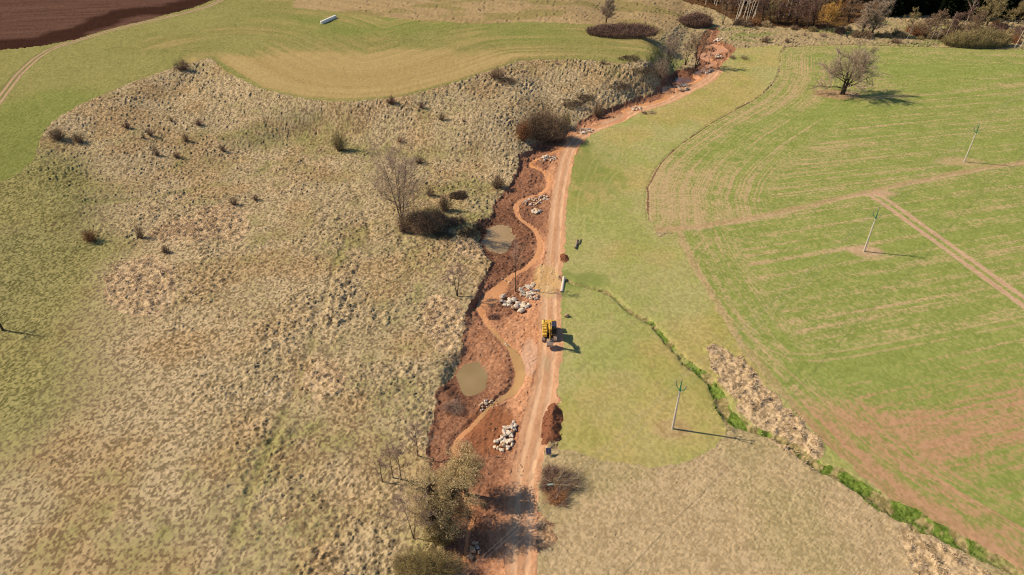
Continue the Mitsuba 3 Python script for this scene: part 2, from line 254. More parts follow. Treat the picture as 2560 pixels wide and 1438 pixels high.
z += rng.normal(0, 1, N) * visible * np.sqrt(np.abs(cell)) * np.select([np.isin(reg, [REG[n] for n in g]) for g in (('rough_meadow', 'riparian_meadow', 'reed_bed', 'ditch_bank', 'forest_floor'), ('dry_meadow', 'dry_grassland'), ('excavated_soil',), ('mown_meadow', 'hay_meadow', 'crop_field', 'crop_field_001', 'haul_track'), ('ploughed_field',))], [0.18, 0.17, 0.20, 0.06, 0.10], 0.0) * np.where(reg == 0, 1 - 0.5 * fine_left, 1)
GZ = z

# ---------------------------------------------------------------- materials
def bsdf(key, color, rough=1.0, spec=0.0, **more):
    if callable(color): color = mikit.proc(color)
    elif not isinstance(color, dict): color = {'type': 'rgb', 'value': list(color)}
    inner = {'type': 'diffuse', 'reflectance': color} if rough >= 1 and not more else {'type': 'principled', 'base_color': color, 'roughness': rough, 'specular': spec, **more}
    scene[key] = {'type': 'twosided', 'bsdf': inner}
    return key
def line_dist(x, y, line, tol=0.6):
    """Distance from a line on the land, in metres."""
    s = np.array(LineString(line).simplify(tol).coords)
    best = mi.Float(1e9)
    for (ax, ay), (bx, by) in zip(s[:-1], s[1:]):
        ux, uy = bx - ax, by - ay
        t = dr.clip(((x - ax) * ux + (y - ay) * uy) / (ux * ux + uy * uy + 1e-9), 0, 1)
        best = dr.minimum(best, dr.square(x - ax - t * ux) + dr.square(y - ay - t * uy))
    return dr.sqrt(best)
def blob(x, y, px, py, rx, ry, deg=0):
    """1 at the middle of an ellipse on the land, 0 at its rim."""
    cx, cy = map(float, on_ground(px, py))
    c, s = math.cos(math.radians(deg)), math.sin(math.radians(deg))
    u, v = ((x - cx) * c + (y - cy) * s) / rx, ((y - cy) * c - (x - cx) * s) / ry
    return dr.maximum(0, 1 - dr.sqrt(u * u + v * v))

_left_strip = outline([(-120, 430), (20, 470), (50, 620), (20, 800), (-40, 1000)])
def rough_color(p, n, uv):
    x, y = p.x, p.y
    big, mid, fine = fbm(x * 0.05, y * 0.05, 3.1, 3), fbm(x * 0.3, y * 0.3, 7.7, 3), fbm(x * 2.9, y * 2.3, 1.3, 2)
    fine = smoothstep(0.30, 0.70, fine)
    straw = mix((0.205, 0.165, 0.10), (0.54, 0.445, 0.292), fine)
    strip = smoothstep(34, 0, line_dist(x, y, _left_strip) + 26 * (mid - 0.5))
    trail = dr.minimum(line_dist(x, y, TRAILS[0]), line_dist(x, y, TRAILS[1]))
    straw = mix(straw, straw * mi.Color3f(0.94, 0.87, 0.80), smoothstep(0.4, 0.75, fbm(x * 0.11, y * 0.11, 9.9, 2)))
    wet = blob(x, y, 1130, 470, 17, 10) + blob(x, y, 700, 350, 34, 9) + blob(x, y, 1110, 545, 14, 10) + 0.5 * blob(x, y, 740, 1090, 9, 22, -20) + 0.6 * blob(x, y, 850, 640, 4, 26, -20) + blob(x, y, 520, 420, 30, 10) + 0.7 * blob(x, y, 420, 345, 40, 14) + 0.6 * blob(x, y, 250, 470, 26, 10) + blob(x, y, 270, 620, 16, 8) + blob(x, y, 1000, 380, 36, 6, -8)
    g = smoothstep(0.485, 0.75, 0.36 * big + 0.42 * mid + 0.16 * fine + 0.16 * dr.minimum(wet, 1) + 0.36 * strip + 0.09 * smoothstep(1.8, 0.3, trail))
    green = mix((0.125, 0.13, 0.048), (0.32, 0.315, 0.13), fine)
    return mix(straw, green, 0.85 * g)
bsdf('rough_grass', rough_color)
def fine_grain(p): return smoothstep(0.18, 0.82, fbm(p.x * 2.3, p.y * 1.9, 4.0, 3))
def riparian_color(p, n, uv):
    x, y = p.x, p.y
    f, g = fine_grain(p), smoothstep(0.48, 0.64, 0.6 * fbm(x * 0.05, y * 0.08, 2.0, 3) + 0.4 * fbm(x * 0.3, y * 0.35, 5.0, 2))
    return mix(mix((0.25, 0.20, 0.115), (0.47, 0.39, 0.24), f), mix((0.15, 0.18, 0.06), (0.28, 0.31, 0.12), f), 0.8 * g)
bsdf('riparian_grass', riparian_color)
def floor_color(p, n, uv):
    f = fbm(p.x * 0.6, p.y * 0.6, 1.0, 3)
    return mix((0.045, 0.027, 0.016), (0.16, 0.095, 0.05), f)
bsdf('leaf_litter', floor_color)
_hay_edge = outline([(525, 145), (650, 224), (760, 250), (870, 256), (1000, 244), (1150, 204), (1240, 172), (1300, 151), (1440, 150), (1560, 160)])
def hay_color(p, n, uv):
    x, y = p.x, p.y
    big, mid, f = fbm(x * 0.03, y * 0.03, 3.0, 3), fbm(x * 0.22, y * 0.3, 8.0, 3), fine_grain(p)
    d = line_dist(x, y, _hay_edge)
    streak = fbm(d * 0.55, x * 0.02, 2.0, 3)
    tan = blob(x, y, 860, 200, 78, 34, 8) * 2.4 + blob(x, y, 640, 180, 40, 30) + 0.35 * smoothstep(0.4, 0.7, big)
    lush = blob(x, y, 1010, 52, 95, 16, -4) + blob(x, y, 890, 75, 46, 16) + blob(x, y, 20, 380, 24, 60) * 1.3 + blob(x, y, 80, 300, 26, 30) + blob(x, y, 1320, 92, 40, 18)
    green = mix(mix((0.19, 0.195, 0.07), (0.35, 0.34, 0.14), 0.6 * f + 0.4 * mid), mix((0.15, 0.165, 0.055), (0.27, 0.275, 0.10), f), 0.8 * smoothstep(0.42, 0.62, 0.6 * big + 0.4 * mid))
    green = mix(green, mix((0.15, 0.20, 0.05), (0.24, 0.28, 0.085), f), 0.7 * smoothstep(0.1, 0.9, lush + 0.5 * (mid - 0.5) + 0.3 * (big - 0.5)))
    t = 0.9 * smoothstep(0.05, 1.15, tan * (0.5 + 1.0 * mid) + 0.9 * (streak - 0.5) + 0.6 * (big - 0.5))
    return mix(green, mix((0.32, 0.24, 0.105), (0.50, 0.395, 0.20), 0.35 * f + 0.65 * streak), t * smoothstep(0.6, 2.2, d))
bsdf('hay_grass', hay_color)
def dryland_color(p, n, uv):
    f, m = fine_grain(p), fbm(p.x * 0.06, p.y * 0.1, 1.0, 3)
    s = fbm((p.x * 0.5 + p.y * 0.86) * 0.35, (p.y * 0.5 - p.x * 0.86) * 0.03, 1.0, 3)
    return mix(mix((0.30, 0.22, 0.12), (0.47, 0.37, 0.215), 0.4 * f + 0.6 * s), (0.24, 0.22, 0.085), 0.7 * smoothstep(0.5, 0.68, m))
bsdf('dry_grass', dryland_color)
_wet_furrow = outline(curve([(0, 118), (120, 102), (260, 52), (330, 30), (430, 22), (520, -6)]))
def plough_color(p, n, uv):
    x, y = p.x, p.y
    s = fbm((y * 0.98 - x * 0.2) * 0.9, (x + y * 0.2) * 0.05, 2.0, 3)
    d = line_dist(x, y, _wet_furrow)
    fresh = smoothstep(11, 5, d + 8 * (fbm(x * 0.09, y * 0.2, 1.0, 3) - 0.5))
    return mix(mix((0.085, 0.046, 0.036), (0.155, 0.09, 0.072), s), (0.034, 0.016, 0.012), 0.85 * fresh)
bsdf('ploughed_soil', plough_color)
_arcs = [outline(curve(a)) for a in ([(1600, 330), (1520, 370), (1475, 430), (1450, 510), (1450, 600)], [(1700, 330), (1570, 400), (1510, 460), (1490, 540), (1530, 590)], [(1420, 830), (1450, 920), (1440, 1020), (1425, 1100)], [(1720, 620), (1800, 760), (1860, 860)])]
def mown_color(p, n, uv):
    x, y = p.x, p.y
    big, mid, f = fbm(x * 0.06, y * 0.06, 2.0, 3), fbm(x * 0.5, y * 0.4, 9.0, 3), fine_grain(p)
    c = mix((0.28, 0.285, 0.115), (0.455, 0.44, 0.205), 0.65 * f + 0.35 * mid)
    c = mix(c, c * mi.Color3f(1.10, 0.97, 0.93), smoothstep(0.38, 0.68, big))
    c = mix(c, c * mi.Color3f(0.80, 0.92, 0.70), 0.8 * smoothstep(0.42, 0.66, 0.6 * fbm(x * 0.11, y * 0.11, 5.0, 2) + 0.4 * mid))
    c = mix(c, (0.19, 0.25, 0.07), 0.75 * smoothstep(0.15, 0.6, blob(x, y, 1440, 700, 10, 5) + blob(x, y, 1470, 420, 20, 40) * 0.6 + 0.5 * (mid - 0.5)))
    for a in _arcs:
        d = line_dist(x, y, a)
        c = mix(c, (0.47, 0.45, 0.21), 0.32 * smoothstep(0.45, 0.1, dr.abs(d - 0.9)) * smoothstep(0.42, 0.62, mid))
    c = mix(c, mix((0.33, 0.24, 0.12), (0.46, 0.36, 0.21), f), 0.8 * smoothstep(0.2, 0.7, blob(x, y, 1681, 1074, 4.6, 3.2) * 1.4 + 0.3 * (mid - 0.5)))
    return c
bsdf('mown_grass', mown_color)
def dry_color(p, n, uv):
    x, y = p.x, p.y
    f, m, b = smoothstep(0.18, 0.82, fbm(x * 2.6, y * 2.2, 4.0, 3)), fbm(x * 0.35, y * 0.35, 3.0, 3), fbm(x * 0.07, y * 0.07, 6.0, 3)
    c = mix((0.31, 0.245, 0.145), (0.56, 0.455, 0.295), 0.7 * f + 0.3 * m)
    return mix(c, mix((0.26, 0.235, 0.11), (0.43, 0.38, 0.205), f), 0.5 * smoothstep(0.46, 0.66, b))
bsdf('tan_grass', dry_color)
_fA, _fB, _path, _trk = CROP_A_EDGE, CROP_B_EDGE, PATH_AB, FIELD_TRACK
GREEN0, GREEN1, SOIL0, SOIL1, RED0, RED1 = (0.18, 0.235, 0.06), (0.315, 0.375, 0.12), (0.37, 0.29, 0.155), (0.50, 0.40, 0.24), (0.355, 0.21, 0.125), (0.485, 0.32, 0.205)
def ruts(d, half_gauge=0.95, w=0.42): return smoothstep(w, w * 0.45, dr.abs(d - half_gauge))
_headA = outline(curve([(2090, 250), (2150, 235), (2180, 200), (2175, 170)]))
def cropA_color(p, n, uv):
    x, y = p.x, p.y
    d = line_dist(x, y, _fA)
    straight = y * 0.975 - x * 0.22
    head = smoothstep(31, 29, d) * smoothstep(330, 300, y)
    t, s = dr.lerp(straight, d, head), dr.lerp(x + 0.22 * y, y, head)
    row = 0.45 * fbm(t * 1.0, s * 0.02, 3.0, 3) + 0.55 * fbm(t * 3.4, s * 0.03, 9.0, 2)
    big, mid, f = fbm(x * 0.028, y * 0.05, 5.0, 3), fbm(x * 0.25, y * 0.5, 8.0, 3), fine_grain(p)
    bare = 0.55 * smoothstep(26, 4, d) + 0.75 * blob(x, y, 1690, 500, 34, 30) + 0.5 * blob(x, y, 2000, 400, 60, 26) + 0.65 * blob(x, y, 2210, 225, 12, 20) + 0.25 * (big - 0.4)
    lush = 0.2 + blob(x, y, 1850, 375, 30, 14, 30) + blob(x, y, 2050, 290, 40, 12, 20) + 0.7 * blob(x, y, 2400, 130, 130, 18) + blob(x, y, 2380, 180, 50, 12)
    soil = smoothstep(0.43, 0.72, row * 0.66 + 0.20 * mid + 0.14 * f + 0.17 * bare - 0.14 * lush)
    c = mix(mix(GREEN0, GREEN1, 0.5 * f + 0.5 * mid), mix(SOIL0, SOIL1, 0.6 * f + 0.4 * row), soil)
    c = mix(c, mix(SOIL0, SOIL1, f), 0.8 * smoothstep(0.15, 0.6, blob(x, y, 2400, 404, 11, 5) + 0.25 * (mid - 0.5)))
    c = mix(c, mix((0.27, 0.19, 0.11), (0.44, 0.33, 0.2), f), smoothstep(0.1, 0.4, blob(x, y, 2095, 236, 10, 6.5) + 0.3 * (mid - 0.5)))
    pd = line_dist(x, y, _path)
    c = mix(c, mix((0.36, 0.24, 0.145), (0.52, 0.39, 0.25), 0.5 * f + 0.5 * mid), 0.7 * smoothstep(1.6, 0.6, pd + 1.4 * (mid - 0.5)))
    return mix(c, (0.14, 0.08, 0.052), 0.85 * smoothstep(0.42, 0.2, d + 0.3 * (f - 0.5)))
bsdf('young_crop', cropA_color)
_curl = [outline(curve(a)) for a in ([(2560, 1030), (2480, 1045), (2440, 1075), (2430, 1110), (2440, 1150)], [(1770, 600), (1735, 640), (1750, 700), (1840, 800), (1960, 885), (2080, 890), (2300, 850), (2560, 800)], [(1900, 880), (1990, 960), (2130, 1060), (2300, 1180), (2560, 1360)])]
def cropB_color(p, n, uv):
    x, y = p.x, p.y
    d = line_dist(x, y, _fB)
    head = smoothstep(13, 11.5, d)
    t, s = dr.lerp(y * 0.965 - x * 0.26, d, head), dr.lerp(x * 0.965 + y * 0.26, y, head)
    row = 0.6 * fbm(t * 1.0, s * 0.018, 3.0, 3) + 0.4 * fbm(t * 3.6, s * 0.04, 9.0, 2)
    big, mid, f = fbm(x * 0.035, y * 0.05, 5.5, 3), fbm(x * 0.3, y * 0.55, 8.0, 3), fine_grain(p)
    red = smoothstep(0.1, 0.8, blob(x, y, 2540, 1090, 56, 28, 12) * 1.5 + blob(x, y, 2450, 1330, 40, 24) + 0.5 * smoothstep(6, 0, d) * blob(x, y, 2350, 1340, 60, 40) + 0.3 * (big - 0.5))
    bare = 0.75 * blob(x, y, 2570, 1110, 46, 17, 14) + 0.9 * blob(x, y, 2150, 1050, 26, 11, -35) + 0.9 * blob(x, y, 2400, 1300, 24, 8, -38) + 0.4 * smoothstep(3, 1, d) + 0.3 * (big - 0.42) + 0.5 * blob(x, y, 2160, 625, 12, 6) + 0.2 * blob(x, y, 1800, 700, 22, 40)
    lush = 0.9 * blob(x, y, 2120, 930, 24, 8, 15) + 0.6 * blob(x, y, 2300, 880, 40, 10, 15) + 0.7 * blob(x, y, 2500, 1230, 20, 12) + 0.45 * blob(x, y, 2350, 560, 50, 16, 14)
    soil = smoothstep(0.43, 0.72, row * 0.66 + 0.20 * mid + 0.14 * f + 0.17 * bare - 0.14 * lush)
    ground = mix(mix(SOIL0, SOIL1, 0.6 * f + 0.4 * row), mix(RED0, RED1, 0.6 * f + 0.4 * row), red)
    c = mix(mix(GREEN0, GREEN1, 0.5 * f + 0.5 * mid), ground, soil)
    for a in _curl:
        c = mix(c, ground * 1.05, 0.6 * ruts(line_dist(x, y, a)) * smoothstep(0.3, 0.55, mid + 0.15 * f))
    td, pd = line_dist(x, y, _trk), line_dist(x, y, _path)
    bareground = mix((0.42, 0.285, 0.19), (0.58, 0.43, 0.31), 0.5 * f + 0.5 * mid)
    c = mix(c, bareground, 0.95 * smoothstep(0.95, 0.5, dr.abs(td - 1.25) + 0.5 * (mid - 0.5)))
    c = mix(c, bareground, 0.75 * smoothstep(1.7, 0.7, pd + 1.4 * (mid - 0.5)))
    c = mix(c, bareground, 0.85 * smoothstep(0.2, 0.7, blob(x, y, 2165, 628, 6, 3.4) * 1.4 + blob(x, y, 2195, 484, 9, 3) + 0.3 * (mid - 0.5)))
    return mix(c, mix(mix((0.36, 0.26, 0.15), (0.48, 0.37, 0.22), f), ground * 0.95, red), 0.6 * smoothstep(0.8, 0.3, dr.abs(d - 1.0) + 1.2 * (mid - 0.5)))
bsdf('young_crop_thin', cropB_color)
_sandy = lambda x, y: blob(x, y, 1366, 700, 3.8, 7.5) * 2.2
def soil_color(p, n, uv):
    x, y = p.x, p.y
    big, mid, f = fbm(x * 0.09, y * 0.07, 2.0, 3), fbm(x * 0.8, y * 0.6, 4.0, 3), fbm(x * 3.2, y * 2.8, 6.0, 2)
    h = line_dist(x, y, HAUL)
    dark = smoothstep(2.3, 5.6, h + 7 * (big - 0.5) - 7 * dr.minimum(1, 1.6 * blob(x, y, 1300, 830, 6.5, 9)))
    f = smoothstep(0.3, 0.7, f)
    pale = mix((0.36, 0.17, 0.095), (0.62, 0.36, 0.225), 0.45 * f + 0.55 * mid)
    deep = mix((0.15, 0.070, 0.045), (0.37, 0.20, 0.13), 0.5 * f + 0.5 * mid)
    deep = mix(deep, mix((0.075, 0.036, 0.026), (0.18, 0.095, 0.067), f), 0.7 * smoothstep(0.1, 0.5, blob(x, y, 1262, 570, 10, 15) * 1.2 + blob(x, y, 1250, 660, 9, 6) + blob(x, y, 1160, 960, 5, 8) + blob(x, y, 1700, 180, 14, 10) + 0.5 * (mid - 0.5)))
    c = mix(pale, deep, dark * (0.95 - 0.4 * smoothstep(0.1, 0.6, blob(x, y, 1200, 860, 14, 12))))
    for a in FAR_RUTS: c = mix(c, pale, 0.6 * ruts(line_dist(x, y, a), 1.0, 0.6))
    c = mix(c, (0.27, 0.115, 0.06), 0.8 * smoothstep(0.1, 0.5, blob(x, y, 1230, 1070, 6, 7) * 1.3 + blob(x, y, 1360, 960, 3, 9) + 0.4 * (mid - 0.5)))
    c = mix(c, mix((0.50, 0.30, 0.12), (0.60, 0.45, 0.27), mid), smoothstep(0.25, 0.7, _sandy(x, y) + 0.5 * (mid - 0.5)))
    c = mix(c, mix((0.26, 0.175, 0.11), (0.46, 0.34, 0.22), f), 0.85 * smoothstep(0.05, 0.4, blob(x, y, 1378, 1335, 3.2, 4.5) * 1.5 + 0.4 * (mid - 0.5)))
    return mix(c, (0.55, 0.38, 0.29), 0.7 * smoothstep(0.25, 0.7, blob(x, y, 1325, 890, 3, 9) + 0.35 * (mid - 0.5)))
bsdf('red_soil', soil_color)
def haul_color(p, n, uv):
    x, y = p.x, p.y
    mid, f = fbm(x * 0.9, y * 0.25, 4.0, 3), fbm(x * 3.0, y * 2.2, 6.0, 2)
    d = line_dist(x, y, HAUL, 0.3)
    c = mix((0.42, 0.225, 0.13), (0.67, 0.42, 0.27), 0.4 * f + 0.6 * mid)
    c = mix(c, mix((0.58, 0.39, 0.26), (0.70, 0.51, 0.36), mid), 0.6 * ruts(d, 0.95, 0.6))
    c = mix(c, mix((0.50, 0.30, 0.12), (0.60, 0.45, 0.27), mid), smoothstep(0.25, 0.7, _sandy(x, y) + 0.5 * (mid - 0.5)))
    return mix(c, (0.36, 0.30, 0.19), 0.5 * smoothstep(0.3, 0.7, blob(x, y, 1366, 910, 1.2, 5) + 0.5 * (mid - 0.5)))
bsdf('haul_dirt', haul_color)
def farm_color(p, n, uv):
    d, f = line_dist(p.x, p.y, FARM_TRACK), fbm(p.x * 1.2, p.y * 1.2, 4.0, 3)
    return mix(mix((0.17, 0.18, 0.06), (0.28, 0.27, 0.11), f), mix((0.34, 0.24, 0.165), (0.48, 0.36, 0.27), f), smoothstep(0.62, 0.35, dr.abs(d - 0.85) + 0.45 * (f - 0.5)))
bsdf('farm_dirt', farm_color)
def ditch_color(p, n, uv):
    m, f = fbm(p.x * 0.5, p.y * 0.5, 4.0, 3), fine_grain(p)
    lush = mix((0.07, 0.12, 0.02), (0.19, 0.275, 0.06), f)
    x, y = p.x, p.y
    lush = mix(mix((0.16, 0.175, 0.06), (0.33, 0.33, 0.14), f), lush, smoothstep(0.05, 0.4, blob(x, y, 1640, 830, 6, 8) + blob(x, y, 1760, 950, 5, 8) + 1.5 * blob(x, y, 1812, 1015, 4.5, 7) + blob(x, y, 1880, 1070, 5, 4) + 1.5 * blob(x, y, 2170, 1225, 12, 10, -40) + 0.8 * blob(x, y, 2330, 1320, 10, 7, -40) + 0.5 * (m - 0.5)))
    return mix(lush, mix((0.19, 0.165, 0.07), (0.40, 0.34, 0.18), f), smoothstep(0.50, 0.64, m))
bsdf('lush_grass', ditch_color)
bsdf('reed_litter', lambda p, n, uv: mix((0.28, 0.21, 0.125), (0.62, 0.49, 0.325), fine_grain(p)))
def stream_color(p, n, uv):
    low = smoothstep(0, 3, blob(p.x, p.y, 1290, 930, 12, 20) * 6)
    m = fbm(p.x * 0.5, p.y * 0.3, 2.0, 3)
    return mix(mix((0.52, 0.255, 0.115), (0.60, 0.32, 0.16), m), mix((0.40, 0.25, 0.11), (0.46, 0.30, 0.14), m), low)
bsdf('silty_water', stream_color, 0.12, 0.5)
bsdf('pond_water', lambda p, n, uv: mix((0.30, 0.215, 0.115), (0.38, 0.285, 0.165), fbm(p.x * 0.25, p.y * 0.25, 1.0, 3)), 0.06, 0.5)
bsdf('pond_water_olive', lambda p, n, uv: mix((0.25, 0.185, 0.095), (0.32, 0.245, 0.135), fbm(p.x * 0.25, p.y * 0.25, 1.0, 3)), 0.06, 0.5)
bsdf('pond_water_clear', lambda p, n, uv: mix((0.10, 0.05, 0.035), (0.16, 0.085, 0.06), fbm(p.x * 0.25, p.y * 0.25, 1.0, 3)), 0.03, 0.5)

GROUND = {'rough_meadow': ('rough_grass', 'rough meadow of straw coloured tussocks with green patches left of the stream'), 'riparian_meadow': ('riparian_grass', 'pale grassland between the fields and the wood at the upper right'),
          'forest_floor': ('leaf_litter', 'brown leaf littered floor of the wood'), 'hay_meadow': ('hay_grass', 'short green and tan hay meadow on the plateau at the upper left'), 'dry_grassland': ('dry_grass', 'bare tan grassland on the slope at the top middle'),
          'ploughed_field': ('ploughed_soil', 'dark brown ploughed field in the upper left corner'), 'mown_meadow': ('mown_grass', 'short yellow green meadow between the dirt track and the fields'), 'dry_meadow': ('tan_grass', 'tan dry meadow at the bottom right of the dirt track'),
          'crop_field': ('young_crop', 'young green crop in curved rows around the lone tree'), 'crop_field_001': ('young_crop_thin', 'thin young crop with red soil showing at the lower right'), 'excavated_soil': ('red_soil', 'strip of freshly dug red brown soil along the stream'),
          'haul_track': ('haul_dirt', 'pale rutted dirt track along the dug strip'), 'stream': ('silty_water', 'narrow meandering stream of orange silty water'), 'pond': ('pond_water', 'round muddy pond below the tall bare tree'),
          'pond_001': ('pond_water_olive', 'round olive brown pond left of the yellow excavator'), 'pond_002': ('pond_water_clear', 'small far pond that mirrors the sky under bare trees'), 'ditch_bank': ('lush_grass', 'lush green grass along the narrow ditch'),
          'reed_bed': ('reed_litter', 'pale flattened reed litter along the ditch and in patches of the rough meadow'), 'farm_track': ('farm_dirt', 'farm track with two wheel ruts beside the ploughed field')}
nr, nc = GX.shape
i0 = (np.arange(nr - 1)[:, None] * nc + np.arange(nc - 1)[None, :]).ravel()
quad_reg = reg[i0]
P3 = np.column_stack([Q, GZ])
for name, (mat, label) in GROUND.items():
    a = i0[quad_reg == REG[name]]
    f = np.vstack([np.stack([a, a + 1, a + nc + 1], 1), np.stack([a, a + nc + 1, a + nc], 1)])
    used, inv = np.unique(f, return_inverse=True)
    scene[name] = mikit.ply((P3[used], inv.reshape(f.shape)), mat, smooth=True)
    labels[name] = {'label': label, 'kind': 'structure'}

# ---------------------------------------------------------------- builders
def thing(key, label=None, category=None, group=None, kind=None):
    """A free key of this name, with its properties."""
    k, n = key, 0
    while k in labels or k in scene or any(c.startswith(k + '__') for c in scene):
        n += 1
        k = f'{key}_{n:03d}'
    labels[k] = {a: b for a, b in (('label', label), ('category', category), ('group', group), ('kind', kind)) if b}
    return k
def part(root, name, mesh, mat, smooth=False, to_world=None, label=None, kind=None):
    k, n = f'{root}__{name}', 0
    while k in scene:
        n += 1
        k = f'{root}__{name}_{n:03d}'
    shape = dict(mesh) if isinstance(mesh, dict) else mikit.ply(mesh, mat, smooth=smooth)
    if to_world is not None: shape['to_world'] = to_world
    scene[k] = shape
    if label or kind: labels[k] = {a: b for a, b in (('label', label), ('kind', kind)) if b}
    return k
def solo(key, mesh, mat, label, category, group=None, kind=None, smooth=False, to_world=None):
    k = thing(key, label, category, group, kind)
    shape = dict(mesh) if isinstance(mesh, dict) else mikit.ply(mesh, mat, smooth=smooth)
    if to_world is not None: shape['to_world'] = to_world
    scene[k] = shape
    return k
def place(p, deg=0.0, s=1.0, tilt=0.0): return T().translate(list(map(float, p))).rotate([0, 0, 1], float(deg)).rotate([1, 0, 0], float(tilt)).scale(s if np.ndim(s) else [float(s)] * 3)
def join(ms):
    ms = [(np.asarray(m[0], float), np.asarray(m[1], int)) if isinstance(m, tuple) else (np.array(m.vertices), np.array(m.faces)) for m in ms]
    at = np.cumsum([0] + [len(m[0]) for m in ms])
    return np.vstack([m[0] for m in ms]), np.vstack([m[1] + a for m, a in zip(ms, at)])
def box(x0, x1, y0, y1, z0, z1, c=0.04):
    """A box with chamfered upright and top edges."""
    c = min(c, (x1 - x0) * 0.3, (y1 - y0) * 0.3, (z1 - z0) * 0.3)
    def ring(i): return [(x0 + c + i, y0 + i), (x1 - c - i, y0 + i), (x1 - i, y0 + c + i), (x1 - i, y1 - c - i), (x1 - c - i, y1 - i), (x0 + c + i, y1 - i), (x0 + i, y1 - c - i), (x0 + i, y0 + c + i)]
    v = [(x, y, z0) for x, y in ring(0)] + [(x, y, z1 - c) for x, y in ring(0)] + [(x, y, z1) for x, y in ring(c)]
    f = [(k + a, k + (a + 1) % 8, k + 8 + (a + 1) % 8) for k in (0, 8) for a in range(8)] + [(k + a, k + 8 + (a + 1) % 8, k + 8 + a) for k in (0, 8) for a in range(8)]
    f += [(16, 16 + a, 17 + a) for a in range(1, 7)] + [(0, a + 1, a) for a in range(1, 7)]
    return np.array(v, float), np.array(f)
def tube(pts, rad, sides=6, cap=True):
    p = np.asarray(pts, float)
    r = np.broadcast_to(rad, (len(p),)).astype(float)
    t = np.gradient(p, axis=0)
    t /= np.linalg.norm(t, axis=1, keepdims=True) + 1e-9
    up = np.where(np.abs(t[:, 2:]) < 0.9, [0, 0, 1.0], [1.0, 0, 0])
    a = np.cross(t, up); a /= np.linalg.norm(a, axis=1, keepdims=True) + 1e-9
    b = np.cross(t, a)
    th = np.arange(sides) * 2 * np.pi / sides
    v = p[:, None] + r[:, None, None] * (np.cos(th)[None, :, None] * a[:, None] + np.sin(th)[None, :, None] * b[:, None])
    i, j = np.meshgrid(np.arange(len(p) - 1), np.arange(sides), indexing='ij')
    q = np.stack([i * sides + j, i * sides + (j + 1) % sides, (i + 1) * sides + (j + 1) % sides, (i + 1) * sides + j], -1).reshape(-1, 4)
    f = np.vstack([q[:, [0, 1, 2]], q[:, [0, 2, 3]]])
    v = v.reshape(-1, 3)
    if cap:
        n = len(v)
        v = np.vstack([v, p[:1], p[-1:]])
        k = np.arange(sides)
        f = np.vstack([f, np.stack([k * 0 + n, (k + 1) % sides, k], 1), np.stack([k * 0 + n + 1, n - sides + k, n - sides + (k + 1) % sides], 1)])
    return v, f
def blades(base, tip, width, r):
    """Thin tapering triangles from base to tip, turned at random about their length."""
    d = tip - base
    side = np.cross(d, r.normal(size=d.shape))
    side *= (np.broadcast_to(width, len(d)) / 2 / (np.linalg.norm(side, axis=1) + 1e-9))[:, None]
    return np.stack([base - side, base + side, tip], 1).reshape(-1, 3), np.arange(3 * len(d)).reshape(-1, 3)
def unit(v): return v / (np.linalg.norm(v, axis=-1, keepdims=True) + 1e-9)

for key, c in dict(bark_grey=(0.19, 0.15, 0.115), bark_dark=(0.085, 0.065, 0.052), birch_bark=(0.62, 0.57, 0.50), twig_grey=(0.44, 0.355, 0.285), twig_brown=(0.30, 0.22, 0.155), twig_purple=(0.25, 0.165, 0.14), twig_mauve=(0.40, 0.30, 0.255), twig_rust=(0.36, 0.19, 0.105),
                   twig_olive=(0.34, 0.285, 0.15), twig_straw=(0.50, 0.40, 0.25), needles=(0.014, 0.020, 0.010), willow_gold=(0.55, 0.35, 0.12), concrete=(0.60, 0.56, 0.51), green_paint=(0.035, 0.20, 0.13), porcelain=(0.42, 0.33, 0.27), pale_wood=(0.56, 0.49, 0.41), rotten_wood=(0.20, 0.145, 0.10),
                   grey_wood=(0.30, 0.245, 0.20), clod_red=(0.205, 0.092, 0.056), clod_dark=(0.185, 0.08, 0.049), blade_straw=(0.60, 0.49, 0.345), blade_reed=(0.66, 0.525, 0.365), blade_dull=(0.42, 0.34, 0.225), blade_green=(0.13, 0.19, 0.05), dead_weed=(0.14, 0.11, 0.085)).items():
    bsdf(key, c)
for key, c in dict(catkins=(0.66, 0.55, 0.33), catkins_olive=(0.36, 0.295, 0.135)).items():
    scene[key] = {'type': 'principledthin', 'base_color': {'type': 'rgb', 'value': list(c)}, 'roughness': 0.8, 'diff_trans': 0.9}
def stone_color(a, b, t):
    return lambda p, n, uv: mix(mix(a, b, fbm(p.x * 2.1, p.y * 2.1, p.z * 2.1, 3)), t, 0.75 * smoothstep(0.56, 0.68, fbm(p.x * 1.1 + 7, p.y * 1.1, p.z * 1.3, 3)))
bsdf('limestone', stone_color((0.52, 0.45, 0.37), (0.80, 0.74, 0.66), (0.56, 0.38, 0.23)))
bsdf('limestone_grey', stone_color((0.34, 0.32, 0.31), (0.62, 0.58, 0.55), (0.45, 0.33, 0.24)))
bsdf('limestone_tan', stone_color((0.46, 0.32, 0.20), (0.66, 0.52, 0.38), (0.50, 0.28, 0.15)))
for key, c, r, m in (('yellow_paint', (0.64, 0.42, 0.07), 0.4, 0.0), ('black_paint', (0.022, 0.022, 0.024), 0.45, 0.0), ('muddy_steel', (0.36, 0.285, 0.24), 0.6, 0.0), ('cab_glass', (0.02, 0.024, 0.03), 0.08, 0.0), ('dark_blue_roof', (0.035, 0.04, 0.075), 0.35, 0.0), ('white_film', (0.80, 0.80, 0.82), 0.35, 0.0), ('sign_blue', (0.055, 0.055, 0.12), 0.3, 0.0), ('wire_metal', (0.45, 0.43, 0.41), 0.5, 0.3), ('chrome', (0.6, 0.6, 0.6), 0.2, 0.9), ('teal_plastic', (0.35, 0.55, 0.53), 0.5, 0.0)):
    bsdf(key, c, r, 0.5, metallic=m)

